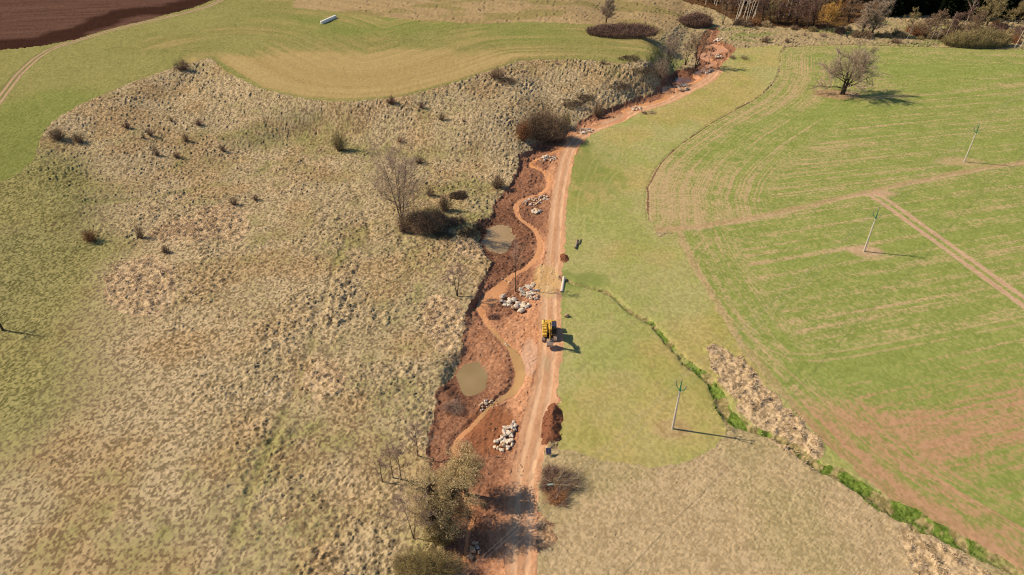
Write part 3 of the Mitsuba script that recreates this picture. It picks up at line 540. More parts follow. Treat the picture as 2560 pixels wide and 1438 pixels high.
def tree_mesh(seed, h, spread=0.42, r0=None, stems=1, limbs=9, boughs=6, twigs=26, first=0.28, lean=(0, 0), up=0.45, droop=0.0, tw=0.032, tl=0.085, wob=0.10, splay=0.12, fall=0.72):
    """(trunk and limbs, crown of boughs and twigs): a leafless tree h metres tall standing at the origin."""
    r = np.random.default_rng(seed)
    r0 = r0 or 0.016 * h + 0.05
    wood, crown, lines, fine = [], [], [], []
    for s in range(stems):
        a = r.uniform(0, 2 * np.pi) if stems == 1 else 2 * np.pi * s / stems + r.uniform(-0.5, 0.5)
        off = V(np.cos(a), np.sin(a), 0) * (0 if stems == 1 else 1)
        hh = h * (1 if s == 0 else r.uniform(0.72, 1.0))
        k = 8
        t = np.linspace(0, 1, k)
        p = np.zeros((k, 3))
        p[:, 2] = t * hh * 0.96
        p += off * (0.12 * r0 * 4 + splay * hh * t[:, None] ** 1.2)
        p[:, :2] += np.array(lean) * hh * t[:, None] ** 1.15 + np.cumsum(r.normal(0, wob * 0.12 * hh / k, (k, 2)), 0) * (t > 0)[:, None]
        rad = r0 / math.sqrt(stems) ** 0.7 * (1 - 0.93 * t) + 0.01
        rad[0] *= 1.25
        wood.append(tube(p, rad, 6))
        for i in range(limbs):
            u = first + (1 - first) * ((i + r.uniform(0.1, 0.9)) / limbs)
            b = np.array([np.interp(u, t, p[:, c]) for c in range(3)])
            ang = 2.4 * i + r.uniform(-0.6, 0.6)
            e = r.uniform(0.15, 0.6) + up * u
            d = unit(V(np.cos(ang) * np.cos(e), np.sin(ang) * np.cos(e), np.sin(e)) + 0.35 * off)
            L = spread * h * (1.08 - fall * max(0, u - first) / (1 - first)) * r.uniform(0.75, 1.2)
            q = [b]
            for j in range(4):
                d = unit(d + r.normal(0, 0.16, 3) + V(0, 0, 0.10 * up - droop * 0.16 * j))
                q.append(q[-1] + d * L / 4)
            q = np.array(q)
            rl = max(0.018, np.interp(u, t, rad) * 0.62)
            wood.append(tube(q, np.linspace(rl, 0.012, 5), 4, False))
            lines.append((q[1:3], 0.5)); fine.append(q)
            for j in range(boughs):
                w = r.uniform(0.25, 1.0)
                b2 = np.array([np.interp(w, np.linspace(0, 1, 5), q[:, c]) for c in range(3)])
                d2 = unit(d + r.normal(0, 0.62, 3) + V(0, 0, 0.25 * up - 0.5 * droop))
                L2 = L * r.uniform(0.28, 0.55)
                q2 = np.array([b2, b2 + d2 * L2 * 0.5, b2 + unit(d2 + r.normal(0, 0.25, 3) + V(0, 0, 0.12 - 0.5 * droop)) * L2])
                crown.append(tube(q2, [rl * 0.42 + 0.008, rl * 0.25 + 0.006, 0.006], 3, False))
                fine.append(q2)
    B, D = [], []
    for q in fine:
        n = twigs if len(q) == 3 else twigs // 2
        w = r.uniform(0.12, 1.0, n) * (len(q) - 1)
        i = np.minimum(w.astype(int), len(q) - 2)
        B.append(q[i] + (q[i + 1] - q[i]) * (w - i)[:, None])
        D.append(unit(unit(q[i + 1] - q[i]) * 0.8 + r.normal(0, 0.55, (n, 3)) + V(0, 0, 0.2 * up - 0.6 * droop)))
    B, D = np.vstack(B), np.vstack(D)
    L = tl * h * r.uniform(0.5, 1.25, len(B))
    mid = B + D * (L * 0.55)[:, None]
    end = mid + unit(D + r.normal(0, 0.5, D.shape) - V(0, 0, 0.8 * droop)) * (L * 0.55)[:, None]
    crown += [blades(B, mid, tw, r), blades(mid - D * 0.05, end, tw * 0.8, r)]
    return join(wood), join(crown)
def bush_mesh(seed, rx, ry, h, n=500, tw=0.03, lo=0.15, flat=0.0):
    """(stems, twigs) of a leafless bush: stems that fan out of a small foot to a domed outline."""
    r = np.random.default_rng(seed)
    a, e = r.uniform(0, 2 * np.pi, n), np.arcsin(r.uniform(lo, 1, n))
    rad = r.uniform(0.55, 1.0, n) ** 0.6 * (1 + 0.16 * np.sin(3 * a + seed) + 0.1 * np.sin(5 * a + 2 * seed))
    tip = np.stack([np.cos(a) * np.cos(e) * rx, np.sin(a) * np.cos(e) * ry, np.sin(e) * h], 1) * rad[:, None]
    base = tip * V(0.22 + flat, 0.22 + flat, 0) + r.normal(0, 0.06 + 0.2 * flat, (n, 3)) * V(rx, ry, 0)
    mid = base * 0.45 + tip * 0.55 + r.normal(0, 0.05, (n, 3)) * (rx + h) / 2 + V(0, 0, 0.12 * h)
    m = max(8, n // 6)
    stems = join([tube([base[i] - V(0, 0, 0.05), mid[i], tip[i]], [tw * 0.9, tw * 0.6, tw * 0.2], 3, False) for i in range(m)])
    k = 5
    bb = np.repeat(mid, k, 0) + (np.repeat(tip, k, 0) - np.repeat(mid, k, 0)) * r.uniform(0, 0.9, (n * k, 1))
    dd = unit(np.repeat(tip - mid, k, 0) + r.normal(0, 0.55, (n * k, 3)) * (rx + h) / 4)
    return stems, join([blades(base[m:], mid[m:] + 0.0, tw * 1.2, r), blades(mid[m:] - (mid[m:] - base[m:]) * 0.1, tip[m:], tw, r), blades(bb, bb + dd * (0.16 * (rx + ry + h) / 3 * r.uniform(0.5, 1.4, n * k))[:, None], tw * 0.8, r)])
def thicket_mesh(seed, rx, ry, h, n=2500, tw=0.05):
    """A dense thicket with a domed top: many upright stems over an oval."""
    r = np.random.default_rng(seed)
    a, q = r.uniform(0, 2 * np.pi, n), np.sqrt(r.uniform(0, 1, n))
    base = np.stack([np.cos(a) * q * rx, np.sin(a) * q * ry, 0 * a], 1)
    top = h * np.sqrt(1 - 0.8 * q**2) * (0.5 + 0.95 * meshkit.fbm(base * 0.45 + seed, 3, seed)) * r.uniform(0.8, 1.05, n)
    tip = base * 1.08 + r.normal(0, 0.10 * h, (n, 3)); tip[:, 2] = top
    m = n // 12
    stems = join([tube([base[i], (base[i] + tip[i]) / 2 + r.normal(0, 0.05, 3), tip[i]], [tw * 0.8, tw * 0.6, 0.01], 3, False) for i in range(m)])
    k = 3
    bb = np.repeat(tip, k, 0) - np.repeat(tip - base, k, 0) * r.uniform(0, 0.55, (n * k, 1))
    return stems, join([blades(base[m:], tip[m:], tw, r), blades(bb, bb + unit(r.normal(0, 1, (n * k, 3)) + V(0, 0, 0.9)) * (0.2 * h * r.uniform(0.5, 1.3, n * k))[:, None], tw, r)])
def leafy(seed, centres, radii, n, size):
    """Small leaf-sized faces scattered through overlapping clumps."""
    r = np.random.default_rng(seed)
    c, R = np.asarray(centres, float), np.asarray(radii, float)
    i = r.choice(len(c), n, p=R**2 / (R**2).sum())
    d = unit(r.normal(size=(n, 3)))
    p = c[i] + d * (R[i] * r.uniform(0.35, 1.0, n) ** 0.45)[:, None] * V(1, 1, 0.9)
    a, b = unit(np.cross(d + r.normal(0, 0.6, (n, 3)), V(0.3, 0.2, 1))), None
    b = unit(np.cross(d + r.normal(0, 0.8, (n, 3)), a))
    s = (size * r.uniform(0.5, 1.4, n))[:, None]
    v = np.stack([p - a * s, p + a * s * 0.7 - b * s * 0.6, p + b * s], 1).reshape(-1, 3)
    return v, np.arange(3 * n).reshape(-1, 3)
def stone_mesh(seed, squat=0.75):
    r = np.random.default_rng(seed)
    m = trimesh.creation.icosphere(subdivisions=2)
    v = np.array(m.vertices)
    for _ in range(12):                                              # broken faces: push what lies beyond a plane back onto it
        n = unit(r.normal(size=3)); d = r.uniform(0.5, 0.82)
        k = np.maximum(0, v @ n - d)
        v = v - k[:, None] * n
    v = v * r.uniform(0.75, 1.2, 3) * V(1, 1, squat)
    v += (meshkit.noise(v * 2.5 + seed, seed) - 0.5)[:, None] * 0.08 * unit(v)
    return v, np.array(m.faces)
STONE = {m: [mikit.ply(stone_mesh(30 + i + 7 * j), m, smooth=14) for i in range(7)] for j, m in enumerate(('limestone', 'limestone_grey', 'limestone_tan'))}

# ---------------------------------------------------------------- the excavator: local x right, y back, z up; its front faces -y
def excavator():
    k = thing('excavator', 'yellow tracked excavator on the dirt track with its bucket lowered in front', 'excavator')
    q = spot(1373, 838); o = V(7.22, 104.1, ground_z([[7.22, 104.1]])[0])
    put = place(o)
    P = lambda name, mesh, mat, root=k, smooth=30, **kw: part(root, name, mesh, mat, smooth, put, **kw)
    for s in (-1, 1):
        a = np.r_[np.linspace(-np.pi / 2, np.pi / 2, 9), np.linspace(np.pi / 2, 3 * np.pi / 2, 9)]
        yz = np.stack([np.where(np.arange(18) < 9, 1.75, -1.75) + 0.46 * np.cos(a), 0.46 + 0.46 * np.sin(a)], 1)
        m = trimesh.creation.extrude_polygon(Polygon(yz), 0.62)
        v = np.array(m.vertices)
        tr = P('track', (np.column_stack([v[:, 2] - 0.31 + s * 1.14, v[:, 0], v[:, 1]]), np.array(m.faces)[:, ::-1]), 'muddy_steel')
        ring = np.array(LineString(np.vstack([yz, yz[:1]])).buffer(0.005).exterior.coords)
        g = LineString(np.vstack([yz, yz[:1]])); n = 40
        pads = []
        for i in range(n):
            c, c2 = g.interpolate(i / n, normalized=True), g.interpolate((i + 0.1) / n, normalized=True)
            ang = math.atan2(c2.y - c.y, c2.x - c.x)
            b = box(-0.33, 0.33, -0.09, 0.09, 0.0, 0.05, 0.01)
            y2, z2 = b[0][:, 1] * math.cos(ang) + b[0][:, 2] * math.sin(ang), b[0][:, 1] * math.sin(ang) - b[0][:, 2] * math.cos(ang)
            pads.append((np.column_stack([b[0][:, 0] + s * 1.14, c.x + y2, c.y + z2]), b[1]))
        P('track_pads', join(pads), 'muddy_steel', tr, False)
        for yy in (-1.75, 1.75): P('sprocket', tube([(s * 1.14 - 0.34, yy, 0.46), (s * 1.14 + 0.34, yy, 0.46)], 0.3, 12), 'black_paint', tr)
    P('undercarriage', box(-0.85, 0.85, -0.9, 0.9, 0.42, 0.95), 'black_paint')
    P('turntable', tube([(0, 0, 0.95), (0, 0, 1.12)], 0.68, 16), 'black_paint')
    body = P('upper_body', join([box(-1.35, -0.42, -1.35, 0.75, 1.12, 2.05), box(-0.42, 0.42, -0.7, 0.75, 1.12, 1.75), box(0.42, 1.35, -1.4, 0.75, 1.12, 1.32)]), 'yellow_paint')
    P('engine_hood', box(-1.32, 1.32, 0.76, 1.62, 1.30, 2.28, 0.12), 'yellow_paint', body)
    P('counterweight', box(-1.36, 1.36, 1.625, 2.2, 1.12, 2.15, 0.16), 'yellow_paint', body)
    P('tool_box', box(-1.33, -0.5, -1.95, -1.36, 1.15, 1.75, 0.06), 'yellow_paint', body)
    P('fuel_tank', box(-1.30, -0.5, -0.9, -0.2, 2.055, 2.32, 0.05), 'yellow_paint', body)
    P('grille', box(-1.25, -0.5, 0.0, 0.14, 2.055, 2.12, 0.01), 'black_paint', body)
    P('exhaust', tube([(-0.9, 1.15, 2.28), (-0.9, 1.15, 2.75), (-0.9, 1.25, 2.85)], 0.07, 8), 'black_paint', body)
    P('handrail', join([tube([(-1.3, -1.2, 2.05), (-1.3, -1.2, 2.5), (-1.3, 0.3, 2.5), (-1.3, 0.3, 2.05)], 0.025, 5)]), 'black_paint', body)
    cab = P('cab', join([box(0.46, 0.53, -1.55, 0.5, 1.325, 2.98), box(1.27, 1.34, -1.55, 0.5, 1.325, 2.98), box(0.535, 1.265, 0.42, 0.5, 1.325, 2.98), box(0.535, 1.265, -1.55, -1.47, 1.325, 1.62), box(0.535, 1.265, -1.55, -1.47, 2.88, 2.98)]), 'black_paint')
    P('cab_roof', box(0.44, 1.36, -1.0, 0.52, 2.985, 3.08, 0.05), 'dark_blue_roof', cab)
    P('windscreen', box(0.535, 1.265, -1.53, -1.50, 1.625, 2.875, 0.005), 'cab_glass', cab)
    P('roof_window', box(0.5, 1.3, -1.5, -1.02, 2.985, 3.02, 0.01), 'cab_glass', cab)
    P('seat', join([box(0.65, 1.15, -0.7, -0.2, 1.33, 1.85), box(0.65, 1.15, -0.2, -0.05, 1.75, 2.5)]), 'black_paint', cab)
    P('mirror', join([box(1.42, 1.5, -1.62, -1.5, 2.1, 2.55, 0.03), tube([(1.34, -1.5, 2.3), (1.45, -1.55, 2.3)], 0.02, 5)]), 'black_paint', cab)
    # boom, stick and bucket lie in the plane x = -0.02; side outlines in (y, z), y towards the back
    def slab(yz, w, x=0.0):
        m = trimesh.creation.extrude_polygon(Polygon(yz), w)
        v = np.array(m.vertices)
        return np.column_stack([v[:, 2] - w / 2 + x, v[:, 0], v[:, 1]]), np.array(m.faces)[:, ::-1]
    boom = P('boom', slab([(-0.35, 1.65), (-0.75, 1.45), (-1.75, 3.35), (-2.7, 4.2), (-3.95, 4.55), (-4.05, 4.75), (-3.9, 4.88), (-2.7, 4.78), (-1.55, 4.15), (-0.95, 3.05)], 0.42), 'yellow_paint')
    for s in (-1, 1): P('lift_cylinder', join([tube([(s * 0.3, -0.75, 1.3), (s * 0.3, -1.25, 2.4)], 0.085, 8), tube([(s * 0.3, -1.25, 2.4), (s * 0.3, -1.75, 3.5)], 0.05, 8)]), 'black_paint', boom)
    P('stick_cylinder', join([tube([(0, -2.2, 4.95), (0, -3.4, 5.2)], 0.085, 8), tube([(0, -3.4, 5.2), (0, -4.35, 5.25)], 0.05, 8)]), 'black_paint', boom)
    stick = P('stick', slab([(-3.72, 4.55), (-3.85, 4.95), (-4.35, 5.35), (-4.5, 5.15), (-4.15, 4.3), (-3.72, 1.85), (-3.5, 1.78), (-3.42, 1.95)], 0.32), 'yellow_paint')
    P('bucket_cylinder', join([tube([(0, -4.45, 4.85), (0, -4.3, 3.4)], 0.08, 8), tube([(0, -4.3, 3.4), (0, -4.1, 2.35)], 0.045, 8)]), 'black_paint', stick)
    P('linkage', join([slab([(-4.15, 2.45), (-4.05, 2.25), (-3.6, 2.2), (-3.6, 2.35)], 0.2), slab([(-4.15, 2.4), (-4.0, 2.3), (-4.15, 1.65), (-4.3, 1.7)], 0.2)]), 'muddy_steel', stick)
    arc = [(-3.45 + 0.02, 1.9), (-3.95, 1.95), (-4.35, 1.75), (-4.62, 1.35), (-4.62, 0.95), (-4.38, 0.66), (-4.0, 0.56), (-3.5, 0.62), (-3.1, 0.72)]
    inner = [(y + 0.06 * (1 if y < -4.2 else 0.2), z + (0.06 if z < 1 else -0.06)) for y, z in arc]
    shell = slab(arc + inner[::-1], 1.15)
    sides = [slab([*arc, (-3.2, 1.0)], 0.05, s * 0.575) for s in (-1, 1)]
    bucket = P('bucket', join([shell, *sides]), 'muddy_steel', stick, False)
    for i in range(5): P('tooth', slab([(-3.15, 0.66), (-3.15, 0.78), (-2.85, 0.80)], 0.09, -0.5 + 0.25 * i), 'muddy_steel', k, False)
    return o
excavator()

# ---------------------------------------------------------------- the power line
POLES = [(1681, 1072), (2159.7, 629), (2410, 405)]
feet = [np.append(on_ground(*p), 0) for p in POLES]
feet = [feet[0] + (feet[0] - feet[1]) * 0.95 + V(1, 0, 0)] + feet + [feet[2] + (feet[2] - feet[1]) * 1.0]
tops = []
names = ['concrete power pole outside the frame at the lower left', 'concrete power pole on the mown meadow, nearest of the line', 'concrete power pole standing on bare soil between the meadow and the field track', 'farthest concrete power pole, at the right edge above the field path', 'concrete power pole beyond the right edge']
for i, f in enumerate(feet):
    f[2] = ground_z([f[:2]])[0]
    k = thing('power_pole', names[i] if i in (1, 2, 3) else names[i], 'power pole', 'poles of the power line')
    d = unit((feet[min(i + 1, 4)] - feet[max(i - 1, 0)]) * V(1, 1, 0)); side = V(d[1], -d[0], 0)
    put = place(f)
    part(k, 'shaft', tube([(0, 0, -0.4), (0, 0, 4.5), (0, 0, 9.0)], [0.20, 0.165, 0.125], 10), 'concrete', 40, put)
    pin = [side * 0.0 + V(0, 0, 11.0), -side * 0.95 + V(0, 0, 10.1), side * 0.95 + V(0, 0, 10.1)]
    lean = -side * 0.0
    part(k, 'crossarm', join([tube([V(0, 0, 8.85) + side * 0.09, V(0, 0, 11.0)], 0.055, 6), tube([V(0, 0, 8.85) - side * 0.09, V(0, 0, 11.0)], 0.055, 6)] + [tube([V(0, 0, 8.9), s * side * 0.62 + V(0, 0, 9.2), s * side * 0.95 + V(0, 0, 10.1)], 0.06, 6) for s in (-1, 1)] + [tube([V(0, 0, 8.75), V(0, 0, 9.02)], 0.17, 8)]), 'green_paint', 30, put)
    for c in pin: part(k, 'insulator', tube([c - V(0, 0, 0.05), c + V(0, 0, 0.05), c + V(0, 0, 0.12), c + V(0, 0, 0.2), c + V(0, 0, 0.28), c + V(0, 0, 0.42)], [0.06, 0.12, 0.07, 0.12, 0.07, 0.06], 8), 'porcelain', 30, put)
    tops.append([f + c + V(0, 0, 0.44) for c in pin])
for i in range(4):
    for j in range(3):
        a, b = tops[i][j], tops[i + 1][j]
        t = np.linspace(0, 1, 15)[:, None]
        p = a + (b - a) * t - V(0, 0, 1.1) * 4 * t * (1 - t)
        solo('power_wire', tube(p, 0.017, 4, False), 'wire_metal', f'thin {("upper", "left", "right")[j]} wire of the power line, ' + ('span that crosses the dirt track at the bottom', 'span between the nearest pole and the next', 'span over the field between the two far poles', 'span beyond the farthest pole')[i], 'wire', 'wires of the power line')

# ---------------------------------------------------------------- boulders
SR = np.random.default_rng(5)
def stone(px, py, size, label, group, grey=0.15, tan=0.12, sink=0.25, lift=0.0, zone=None):
    m = 'limestone_grey' if SR.random() < grey else 'limestone_tan' if SR.random() < tan else 'limestone'
    p = spot(px, py) + V(0, 0, size * (0.75 - sink) * 0.5 + lift)
    for w in ('small white and grey ', 'white and grey ', 'grey white ', 'small white ', 'big white ', 'white ', 'pale ', 'tan ', 'small '):
        if label.startswith(w): label = label[len(w):]; break
    label = ('big ' if size > 0.95 else 'small ' if size < 0.6 else '') + {'limestone': 'white ', 'limestone_grey': 'grey ', 'limestone_tan': 'tan '}[m] + label + (f', {zone} part' if zone else '')
    solo('boulder', STONE[m][SR.integers(7)], m, label, 'boulder', group, to_world=place(p, SR.uniform(0, 360), size / 2, SR.uniform(-25, 25)))
def where_in(q, pg):
    x0, y0, x1, y1 = pg.bounds; u, v = (q[0] - x0) / (x1 - x0), (q[1] - y0) / (y1 - y0)
    return ('upper' if v < 0.36 else 'lower' if v > 0.64 else 'middle') + (' left' if u < 0.36 else ' right' if u > 0.64 else '')
def pile(n, poly, size, label, group, heap=0.3, **kw):
    pg = Polygon(poly); lo, hi, c = np.array(poly).min(0), np.array(poly).max(0), np.array(poly).mean(0)
    got = []
    for _ in range(n * 200):
        q = SR.uniform(lo, hi)
        if shapely.contains_xy(pg, *q) and all(abs(q[0] - g[0]) + 1.3 * abs(q[1] - g[1]) > 0.62 * math.sqrt(pg.area / n) for g in got): got.append(q)
        if len(got) == n: break
    for q in got:
        e = pg.exterior.distance(shapely.Point(q)) / (0.5 * math.sqrt(pg.area))
        stone(q[0], q[1], SR.uniform(*size) * (1.25 if SR.random() < 0.15 else 1), label, group, lift=heap * min(1, e) * SR.uniform(0, 1), zone=where_in(q, pg), **kw)
pile(46, [(1231, 1104), (1240, 1121), (1266, 1127), (1285, 1110), (1280, 1090), (1293, 1066), (1284, 1049), (1266, 1068), (1250, 1086)], (0.62, 1.0), 'pale boulder in the long pile near the red spoil heap', 'boulders of the long pile near the spoil heap')
pile(56, [(1296, 714), (1312, 708), (1334, 706), (1347, 732), (1346, 748), (1336, 750), (1318, 742), (1300, 732)], (0.5, 0.85), 'small white and grey boulder in the pile by the thin sapling', 'boulders of the pile by the sapling', heap=0.5, grey=0.4)
for a, b, s in ((1257, 737, 1.5), (1253, 748, 1.0), (1261, 749, 0.95), (1262, 757, 1.0), (1268, 758, 0.9), (1275, 743, 1.2), (1276, 750, 1.5), (1285, 746, 1.1), (1275, 758, 1.0), (1283, 763, 1.3), (1295, 752, 1.1), (1292, 762, 1.2), (1305, 760, 1.4), (1309, 754, 1.0), (1302, 772, 1.5), (1318, 763, 0.95), (1322, 759, 1.1)):
    stone(a, b, s * 1.12, 'boulder in the row above the excavator', 'big boulders in the row above the excavator', grey=0.05, sink=0.2, zone='left end' if a < 1264 else 'left middle' if a < 1279 else 'right middle' if a < 1300 else 'right end')
pile(38, [(1309, 503), (1318, 494), (1340, 489), (1374, 489), (1374, 496), (1352, 508), (1330, 512), (1312, 511)], (0.45, 0.8), 'white boulder in the spread pile by the stream bend', 'boulders of the spread pile at the stream bend')
for a, b, s in ((1333, 529, 1.6), (1341, 526, 1.9), (1349, 528, 1.5), (1340, 531, 1.2)): stone(a, b, s, 'big white boulder in the tight cluster under the spread pile', 'big boulders of the tight cluster', grey=0, sink=0.2)
pile(24, [(1347, 397), (1352, 389), (1375, 388), (1391, 396), (1386, 402), (1356, 403)], (0.55, 1.0), 'white boulder in the pile right of the upper stream bend', 'boulders of the pile at the upper bend')
pile(24, [(1440, 333), (1446, 324), (1478, 321), (1482, 327), (1460, 336)], (0.6, 1.1), 'white and grey boulder in the pile right of the big brown bush', 'boulders right of the big brown bush', grey=0.4)
pile(12, [(1577, 273), (1586, 267), (1603, 268), (1604, 275), (1588, 277)], (0.7, 1.2), 'white boulder in the small pile halfway to the far pond', 'boulders halfway to the far pond')
pile(16, [(1693, 217), (1698, 209), (1721, 211), (1721, 216)], (0.7, 1.2), 'white boulder in the upper of two piles below the far pond', 'boulders of the upper pile below the far pond')
for a, b, s in ((1697, 222, 1.2), (1702, 227, 2.0), (1709, 226, 1.4), (1715, 225, 1.7), (1719, 223, 1.4)): stone(a, b, s, 'white boulder in the lower of two piles below the far pond', 'boulders of the lower pile below the far pond', grey=0)
for a, b, s in ((1761, 179, 1.3), (1765, 184, 1.3), (1772, 180, 1.6), (1777, 178, 1.8), (1780, 176, 1.4), (1770, 182, 1.3)): stone(a, b, s, 'grey white boulder right of the far pond under the bare trees', 'boulders right of the far pond', grey=0.6)
pile(11, [(1784, 143), (1792, 137), (1806, 136), (1808, 141), (1790, 145)], (0.8, 1.3), 'white boulder in the pile inside the far stream bend', 'boulders inside the far bend')
pile(11, [(1782, 101), (1790, 98), (1806, 97), (1806, 101), (1794, 105)], (0.8, 1.2), 'white boulder in the farthest pile beside the dug soil', 'boulders of the farthest pile')
pile(22, [(1193, 1020), (1200, 1008), (1226, 990), (1240, 983), (1240, 992), (1222, 1008), (1204, 1024)], (0.35, 0.6), 'small stone in the band across the stream', 'stones of the band across the stream', heap=0.1, tan=0.4)
for a, b, s in ((1264, 855, 0.5), (1268, 859, 0.6), (1272, 861, 0.4)): stone(a, b, s, 'small white stone at the head of the wide stream pool', 'stones at the head of the pool') 
for a, b, s in ((1256, 692, 0.55), (1264, 695, 0.5), (1272, 698, 0.5)): stone(a, b, s, 'small pale stone where the wide orange pool begins', 'stones where the orange pool begins')
pile(12, [(1166, 1385), (1178, 1352), (1195, 1352), (1198, 1378), (1184, 1402)], (0.5, 0.95), 'tan stone on the stream bed below the willow', 'stones on the stream bed below the willow', heap=0.1, tan=0.8)
def rubble(spots_px, n, lo, hi, label):
    r = np.random.default_rng(9); out = []
    for px, py, rx, ry in spots_px:
        for _ in range(n):
            q = spot(px + r.normal(0, rx), py + r.normal(0, ry)); sz = r.uniform(lo, hi)
            m = trimesh.creation.icosphere(subdivisions=1)
            v = np.array(m.vertices) * r.uniform(0.6, 1.2, 3) * sz / 2
            out.append((v + q + V(0, 0, sz * 0.12), np.array(m.faces)))
    solo('stone_rubble', join(out), 'limestone_tan', label, None, kind='stuff')
rubble([(1262, 1090, 18, 22), (1322, 730, 20, 16), (1285, 752, 26, 14), (1342, 502, 28, 9), (1341, 528, 12, 6), (1218, 1004, 18, 14), (1380, 690, 8, 14), (1368, 397, 18, 6), (1460, 329, 18, 5), (1182, 1375, 10, 22), (1300, 1200, 10, 60)], 26, 0.12, 0.34, 'stone rubble scattered round the boulder piles')
k = solo('boulder', STONE['limestone_tan'][3], 'limestone_tan', 'lone pale block lying on the mown meadow beside the excavator', 'boulder', to_world=place(spot(1417, 791) + V(0, 0, 0.25), 20, (0.8, 0.62, 0.62)))

# ---------------------------------------------------------------- spoil heaps, pipe, log, stake, sign, ladder, bales
def heap_mesh(outline_px, h, seed):
    o = outline(outline_px); pg = Polygon(o)
    lo, hi = o.min(0) - 0.6, o.max(0) + 0.6
    n = int(np.ptp(o[:, 0]) / 0.16) + 8, int(np.ptp(o[:, 1]) / 0.16) + 8
    gx, gy = np.meshgrid(np.linspace(lo[0], hi[0], n[0]), np.linspace(lo[1], hi[1], n[1]))
    q = np.stack([gx.ravel(), gy.ravel()], 1)
    e = np.where(shapely.contains_xy(pg, q[:, 0], q[:, 1]), 1, -1) * shapely.distance(shapely.points(q), pg.exterior)
    f = lambda s, k, oc=3: meshkit.fbm(np.column_stack([q * s, np.full(len(q), seed * 3.0)]), oc, k)
    zz = ground_z(q) - 0.25 + 0.25 * step01(-0.4, 0.2, e) + h * step01(0, 2.0, e + 0.9 * (f(0.8, seed) - 0.5)) * (0.55 + 0.8 * f(0.6, seed + 1)) + 0.28 * (f(2.0, seed + 2, 3) - 0.5) * step01(-0.3, 0.4, e)
    i = (np.arange(n[1] - 1)[:, None] * n[0] + np.arange(n[0] - 1)).ravel()
    F = np.vstack([np.stack([i, i + 1, i + n[0] + 1], 1), np.stack([i, i + n[0] + 1, i + n[0]], 1)])
    keep = (e[F] > -0.4).any(1)
    return (np.column_stack([q, zz]), F[keep]), pg
def spoil(pts, h, seed, label, n=60):
    k = thing('spoil_heap', label, 'heap of soil')
    m, pg = heap_mesh(pts, h, seed)
    part(k, 'mound', m, 'clod_red', True)
    r = np.random.default_rng(seed); tree = cKDTree(m[0][:, :2]); out = []
    b = pg.bounds
    while len(out) < n:
        c = r.uniform(b[:2], b[2:])
        if pg.buffer(0.5).contains(shapely.Point(c)):
            s = r.uniform(0.08, 0.2)
            v, f = stone_mesh(r.integers(1000)); 
            out.append((v * s + V(*c, m[0][tree.query(c)[1], 2] + 0.3 * s), f))
    part(k, 'clods', join(out), 'clod_dark', False, kind='stuff')
spoil([(1372, 1010), (1388, 1004), (1404, 1022), (1410, 1045), (1402, 1080), (1404, 1100), (1392, 1112), (1368, 1114), (1352, 1112), (1350, 1090), (1354, 1060), (1360, 1030)], 1.25, 3, 'long heap of dark red soil on the right edge of the dirt track', 70)
spoil([(1399, 634), (1412, 632), (1424, 640), (1424, 652), (1414, 658), (1400, 654)], 0.9, 8, 'small round heap of red brown soil beside the meadow', 30)
def pipe():
    a, b = spot(1410, 694), spot(1404, 731)
    u = unit((b - a) * V(1, 1, 0)); c = (a + b) / 2
    L, R = np.linalg.norm(b - a), 0.34
    th = np.arange(17) * 2 * np.pi / 16
    prof = np.array([(R, 0), (R, L), (R - 0.06, L), (R - 0.06, 0), (R, 0)])
    m = trimesh.creation.revolve(prof, sections=18)
    ang = math.degrees(math.atan2(u[1], u[0]))
    v = np.array(m.vertices); v = np.column_stack([v[:, 2] - L / 2, v[:, 0], v[:, 1]])
    solo('pipe', (v, np.array(m.faces)), 'concrete', 'grey concrete pipe lying on the meadow edge where the ditch meets the track', 'pipe', smooth=40, to_world=place(c + V(0, 0, R * 0.9), ang))
pipe()
def log():
    k = thing('log', 'forked grey log lying on the mown meadow by the small soil heap', 'log')
    a, b, c = spot(1438, 622), spot(1443, 600), spot(1447, 598)
    up = V(0, 0, 0.26)
    part(k, 'trunk', tube([a + up, (a + b) / 2 + up + V(0.1, 0, 0.05), b + up * 0.8], [0.27, 0.22, 0.13], 8), 'grey_wood', 40)
    part(k, 'branch', tube([a * 0.6 + b * 0.4 + up, (a + c) / 2 + up + V(0.45, 0, 0), c + up * 0.7 + V(0.5, 0, 0)], [0.18, 0.15, 0.08], 7), 'grey_wood', 40)
    part(k, 'root_end', stone_mesh(77), 'rotten_wood', 30, place(a + up, 30, 0.36))
log()
q = spot(1222, 1138)
k = thing('stake', 'thin bare stake standing in the dug soil left of the long boulder pile', 'stake')
part(k, 'post', tube([q - V(0, 0, 0.3), q + V(0.02, 0, 1.0), q + V(0.0, 0, 2.0)], [0.06, 0.055, 0.045], 7), 'grey_wood', 40)
part(k, 'sprout', join([tube([q + V(0, 0, 1.5), q + V(0.22, 0.1, 2.1)], [0.02, 0.008], 4), tube([q + V(0, 0, 1.8), q + V(-0.16, 0.05, 2.3)], [0.02, 0.008], 4)]), 'grey_wood')
def sign():
    k = thing('solar_panel', 'small tilted dark blue panel on a wooden post beside the brush pile', 'panel')
    q = spot(1371, 1138)
    put = place(q, 8)
    part(k, 'post', join([box(-0.06, 0.06, -0.06, 0.06, -0.3, 0.75), box(-0.3, 0.3, -0.05, 0.05, 0.5, 0.58)]), 'rotten_wood', False, put)
    tilt = place(q + V(0, 0, 0.95), 8, 1.0, 40)
    part(k, 'frame', box(-0.42, 0.42, -0.52, 0.52, -0.03, 0.0, 0.01), 'grey_wood', False, tilt)
    for s in (-1, 1): part(k, 'panel', box(0.03 if s > 0 else -0.39, 0.39 if s > 0 else -0.03, -0.49, 0.49, 0.003, 0.03, 0.005), 'sign_blue', False, tilt)
sign()
